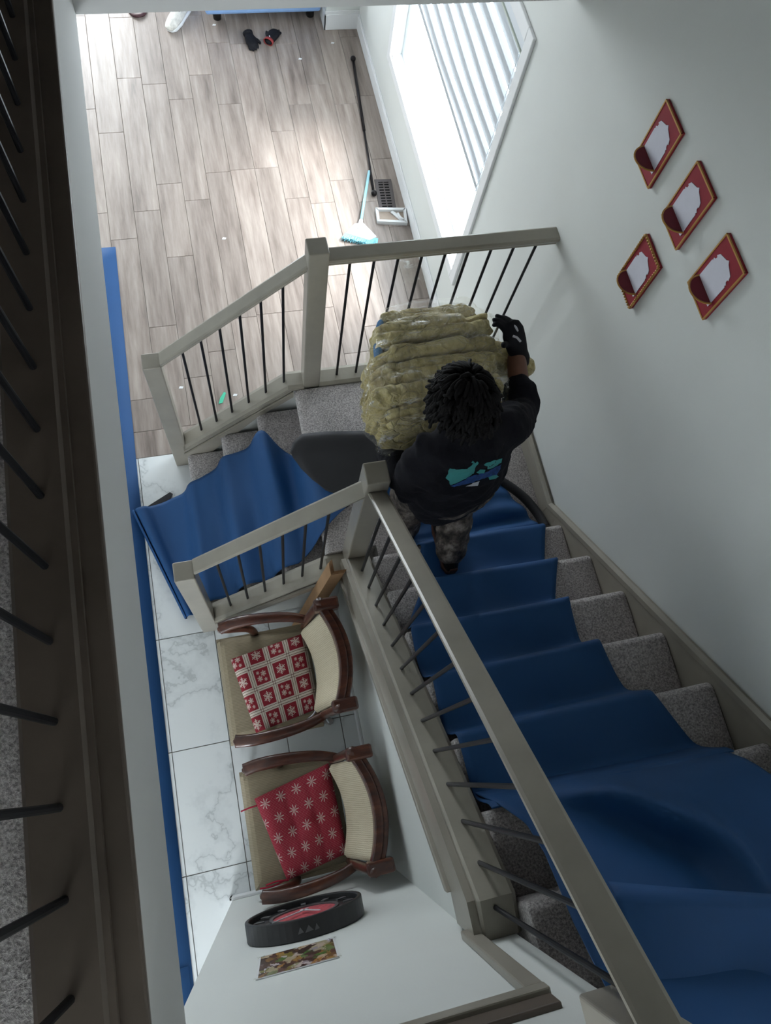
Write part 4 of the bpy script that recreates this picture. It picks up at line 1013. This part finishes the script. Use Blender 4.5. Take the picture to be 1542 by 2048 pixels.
for s in (-1, 1): bm_.ball(hd+Vector((s*.079, .0, -.01)), (.012, .022, .032), 10, 8, rot=hrot)  # ears
bm_.ball(hd+fw*.096+dn*.068, (.026, .012, .012), 10, 8, rot=hrot)                # lips
for a, b, c in (('shR', 'elR', 'wrR'), ('shL', 'elL', 'wrL')):
    limb(bm_, [J['nb'].lerp(J[a], .7), J[a], J[a].lerp(J[b], .9), J[b], J[b].lerp(J[c], .15), J[c]], [.035, .046, .046, .043, .044, .041, .034])
    d = (J[c]-J[b]).normalized(); bm_.tube([J[c], J[c]+d*.05, J[c]+d*.085], [(.030, .022), (.038, .018), (.034, .014)], 12, round_=True)
for a, b, c in (('hiR', 'knR', 'anR'), ('hiL', 'knL', 'anL')):
    limb(bm_, [J[a], J[a].lerp(J[b], .9), J[b], J[b].lerp(J[c], .15), J[c]], [.09, .075, .06, .055, .055, .038])
    bm_.tube([J[c]+Vector((0, -.02, -.05)), J[c]+Vector((0, .07, -.062)), J[c]+Vector((0, .15, -.068))], [.032, .030, .022], 10, round_=True)
person = bm_.build('person', 'skin', label='person in a black hoodie and patterned trousers carrying the blanket bundle downstairs', cat='person')
remesh(person, .009, 3)
for s in (-1, 1): MB().ball(hd+fw*.088+Vector((s*.032, 0, 0))+dn*.0, .012, 10, 8).build('eye', 'eye_white', person, smooth=True)
# hoodie
hm = MB()
hm.tube([J['pel']+Vector((.005, -.005, -.11)), J['pel']+Vector((0, 0, .0)), J['ab'], J['ch'], J['nb'].lerp(J['ch'], .45), J['nb']], [(.165, .108), (.190, .125), (.185, .122), (.182, .120), (.160, .104), (.115, .095)], 20, ref=lat, round_=True)
for a, b in (('shR', 'elR'), ('shL', 'elL')):
    c = 'wr'+a[-1]; e = J[b].lerp(J[c], .42 if a == 'shR' else .86)
    limb(hm, [J['nb'].lerp(J[a], .45), J[a]+Vector((0, -.005, .0)), J[a].lerp(J[b], .55), J[b], J[b].lerp(J[c], .15), e], [.080, .080, .074, .072, .068, .064, .058])
hm.tube([J['nb']+Vector((-.11, .0, -.01)), J['nb']+Vector((-.05, -.06, .02)), J['nb']+Vector((.05, -.06, .02)), J['nb']+Vector((.11, .02, -.01))], [(.045, .05), (.055, .06), (.055, .06), (.045, .05)], 12, round_=True)   # hood lying on the back
hoodie = hm.build('hoodie', 'black_fabric', person); remesh(hoodie, .011, 4)
tx = bpy.data.textures.new('wrinkle', 'CLOUDS'); tx.noise_scale = .055; tx.noise_depth = 2
tx2 = bpy.data.textures.new('drape', 'CLOUDS'); tx2.noise_scale = .13; tx2.noise_depth = 1
mod(hoodie, 'DISPLACE', texture=tx2, strength=.03, mid_level=.5); mod(hoodie, 'DISPLACE', texture=tx, strength=.020, mid_level=.5)
wr = MB(); d = J['wrR']-J['elR']; p0 = J['elR']+d*.30; wr.tube([p0, p0+d*.10, p0+d*.22], [.060, .060, .055], 18); o = wr.build('cuff', 'black_rib', person, smooth=True, bevel=.006)
# trousers
tm = MB()
tm.tube([J['pel']+Vector((0, 0, .02)), J['pel']-Vector((0, 0, .07))], [(.165, .125), (.155, .12)], 18, ref=lat, round_=True)
for a, b, c in (('hiR', 'knR', 'anR'), ('hiL', 'knL', 'anL')):
    limb(tm, [J[a], J[a].lerp(J[b], .9), J[b], J[b].lerp(J[c], .2), J[c]+Vector((0, 0, .02))], [.105, .092, .08, .078, .076, .070])
tr_ = tm.build('trousers', 'camo', person); remesh(tr_, .011, 4); mod(tr_, 'DISPLACE', texture=tx, strength=.02, mid_level=.5)
# shoes
def shoe(an, ang, zf):
    f = Vector((math.sin(ang), math.cos(ang), 0)); base = Vector((an.x, an.y, zf))-f*.055
    r = MB(); pr = [(0, .034, .075), (.05, .036, .09), (.11, .042, .075), (.18, .048, .055), (.24, .042, .042)]
    r.tube([base+f*a+Vector((0, 0, h*.5+.012)) for a, w_, h in pr], [(h*.5, w_) for a, w_, h in pr], 14, ref=(0, 0, 1), round_=True)
    s = r.build('shoe', 'shoe_black', person, smooth=True)
    nn = Vector((f.y, -f.x, 0)); q = [(-.035, .022), (0, .040), (.08, .042), (.17, .052), (.24, .044), (.275, .02)]
    MB().prism([base+f*a+nn*w_ for a, w_ in q]+[base+f*a-nn*w_ for a, w_ in q[::-1]], (0, 0, .028)).build('sole', 'shoe_brown', s, bevel=.006)
    MB().box(base+Vector((-.018, -.038, .03)), base+Vector((.018, -.028, .075))).build('heel_tab', 'shoe_brown', s, bevel=.004)
shoe(J['anR'], .05, 5*RI+.022); shoe(J['anL'], -.1, ZL+.012)
# gloves
def glove(w_, k_, tips, thumb, mk):
    g = MB(); side = mk
    w_, k_ = Vector(w_), Vector(k_); d = (k_-w_).normalized()
    g.tube([w_-d*.03, w_, w_.lerp(k_, .5), k_], [(.040, .033), (.038, .030), (.046, .024), (.048, .020)], 14, ref=side, round_=True)
    n = len(tips)
    for i, tp in enumerate(tips):
        b = k_+Vector(side)*(.036-.024*i); tp = Vector(tp); mid = b.lerp(tp, .5)+d*.018
        g.tube(chaikin([b-d*.02, b, mid, tp], 1), [.0125, .0125, .0118, .0115, .011, .0105, .010, .009][:len(chaikin([b, b, b, b], 1))], 8, round_=True)
    tb = w_.lerp(k_, .35)-Vector(side)*.038; g.tube(chaikin([tb, tb.lerp(Vector(thumb), .5)-Vector(side)*.01, Vector(thumb)], 1), .0125, 8, round_=True)
    o = g.build('glove', 'glove', person); remesh(o, .0045, 2)
    return o
gl = glove(atz(1037, 706, 1.885), atz(1026, 664, 1.955), [atz(1006, 634, 1.985), atz(994, 632, 1.992), atz(988, 640, 1.995), atz(988, 650, 1.995)], atz(1008, 690, 1.985), (.93, -.02, -.37))
for q0, q1, q2 in (((1025, 648), (1032, 655), (1035, 662)), ((1026, 672), (1034, 675), (1041, 683))):
    MB().tube([atz(*q0, 1.985), atz(*q1, 1.983), atz(*q2, 1.97)], (.005, .004), 6).build('logo', 'white_print', gl)
glove(J['wrL'], J['wrL']+Vector((.05, .09, -.015)), [J['wrL']+Vector((.14+.01*i, .15-.03*i, .005)) for i in range(4)], J['wrL']+Vector((.02, .13, .04)), (-.5, .85, 0))
# hair: short locs falling from the crown
hc = hd+Vector((0, -.010, .012)); hr = MB(); hr.ball(hc, (.086, .106, .106), 22, 14, rot=hrot); random.seed(11)
cw_ = (hrot @ Vector((.1, -.1, 1))).normalized()                       # where the locs part
for i in range(420):
    while True:
        v = Vector((random.gauss(0, 1), random.gauss(0, 1), random.gauss(0, 1))).normalized()
        if v.z > -.35 and not (v.y > .55 and v.z < .25): break
    def on(vv, k): return hc+hrot @ Vector((vv.x*.088*k, vv.y*.108*k, vv.z*.108*k))
    t_ = (v-Vector((.1, -.1, 1))*v.dot(Vector((.1, -.1, 1)))/1.02); t_ = t_.normalized() if t_.length > .05 else Vector((0, -1, 0))
    st_ = random.uniform(.35, .75); v1 = (v+t_*st_*.45).normalized(); v2 = (v+t_*st_*.95).normalized()
    p3 = on(v2, 1.19)+Vector((random.uniform(-.012, .012), random.uniform(-.012, .012), -random.uniform(.02, .06)*(1 if v2.z < .3 else .3)))
    pts_ = chaikin([on(v, .97), on(v, 1.08), on(v1, 1.13), on(v2, 1.16), p3], 1)
    k_ = len(pts_); hr.tube(pts_, [.0075-.0025*(a/(k_-1)) for a in range(k_)], 6, round_=True)
hr.build('hair', 'hair', person, smooth=True)
# printed map on the hoodie's back: flat shapes laid onto the cloth
from mathutils.bvhtree import BVHTree
dg = bpy.context.evaluated_depsgraph_get(); dg.update()
hb = BVHTree.FromObject(hoodie, dg)
def decal(name, mat, pix, lift=.002):
    rag = []
    for (a, b0), (c_, d_) in zip(pix, pix[1:]+pix[:1]):      # ragged outline
        rag.append((a, b0)); n_ = int(math.hypot(c_-a, d_-b0)//3.5)
        for q in range(1, n_): rag.append((a+(c_-a)*q/n_+random.uniform(-1, 1), b0+(d_-b0)*q/n_+random.uniform(-1, 1)))
    b = bmesh.new(); vs = [b.verts.new((u, v, 0)) for u, v in rag]
    f = b.faces.new(vs); bmesh.ops.triangulate(b, faces=[f])
    for _ in range(4):
        bmesh.ops.subdivide_edges(b, edges=[e for e in b.edges if e.calc_length() > 4], cuts=1)
        bmesh.ops.triangulate(b, faces=b.faces[:])
    for vtx in b.verts:                                  # lay every point on the cloth surface
        h, n_, i_, d_ = hb.ray_cast(Vector((0, 0, HC)), ray(vtx.co.x, vtx.co.y).normalized())
        vtx.co = h+n_*lift if h else atz(vtx.co.x, vtx.co.y, 1.93)
    me = bpy.data.meshes.new(name); b.to_mesh(me); b.free(); me.materials.append(MATS[mat]); me.polygons.foreach_set('use_smooth', [True]*len(me.polygons))
    o = bpy.data.objects.new(name, me); C.objects.link(o); o.parent = hoodie
    return o
decal('map_print', 'teal_print', [(891, 955), (900, 936), (912, 938), (924, 937), (934, 937), (942, 931), (946, 926), (942, 925), (945, 921), (950, 926), (954, 922), (957, 925), (952, 931), (949, 940), (947, 946), (938, 952), (925, 959), (911, 966), (900, 969), (899, 961)])
decal('map_print', 'teal_print', [(967, 929), (972, 925), (985, 921), (996, 918), (1004, 916), (1002, 925), (994, 930), (984, 936), (974, 938), (975, 932)])
decal('map_print', 'teal_print', [(952, 944), (960, 938), (970, 939), (968, 946), (958, 947)])
decal('map_print', 'navy_print', [(900, 970), (911, 967), (925, 960), (940, 952), (952, 948), (966, 946), (980, 938), (996, 931), (1002, 927), (998, 940), (992, 950), (975, 953), (960, 958), (945, 964), (925, 968), (908, 973)], .003)
decal('map_print', 'white_print', [(930, 971), (945, 964), (958, 960), (955, 970), (950, 966)], .0045)
decal('map_print', 'teal_print', [(976, 953), (992, 949), (996, 952), (990, 956), (978, 958)], .004)
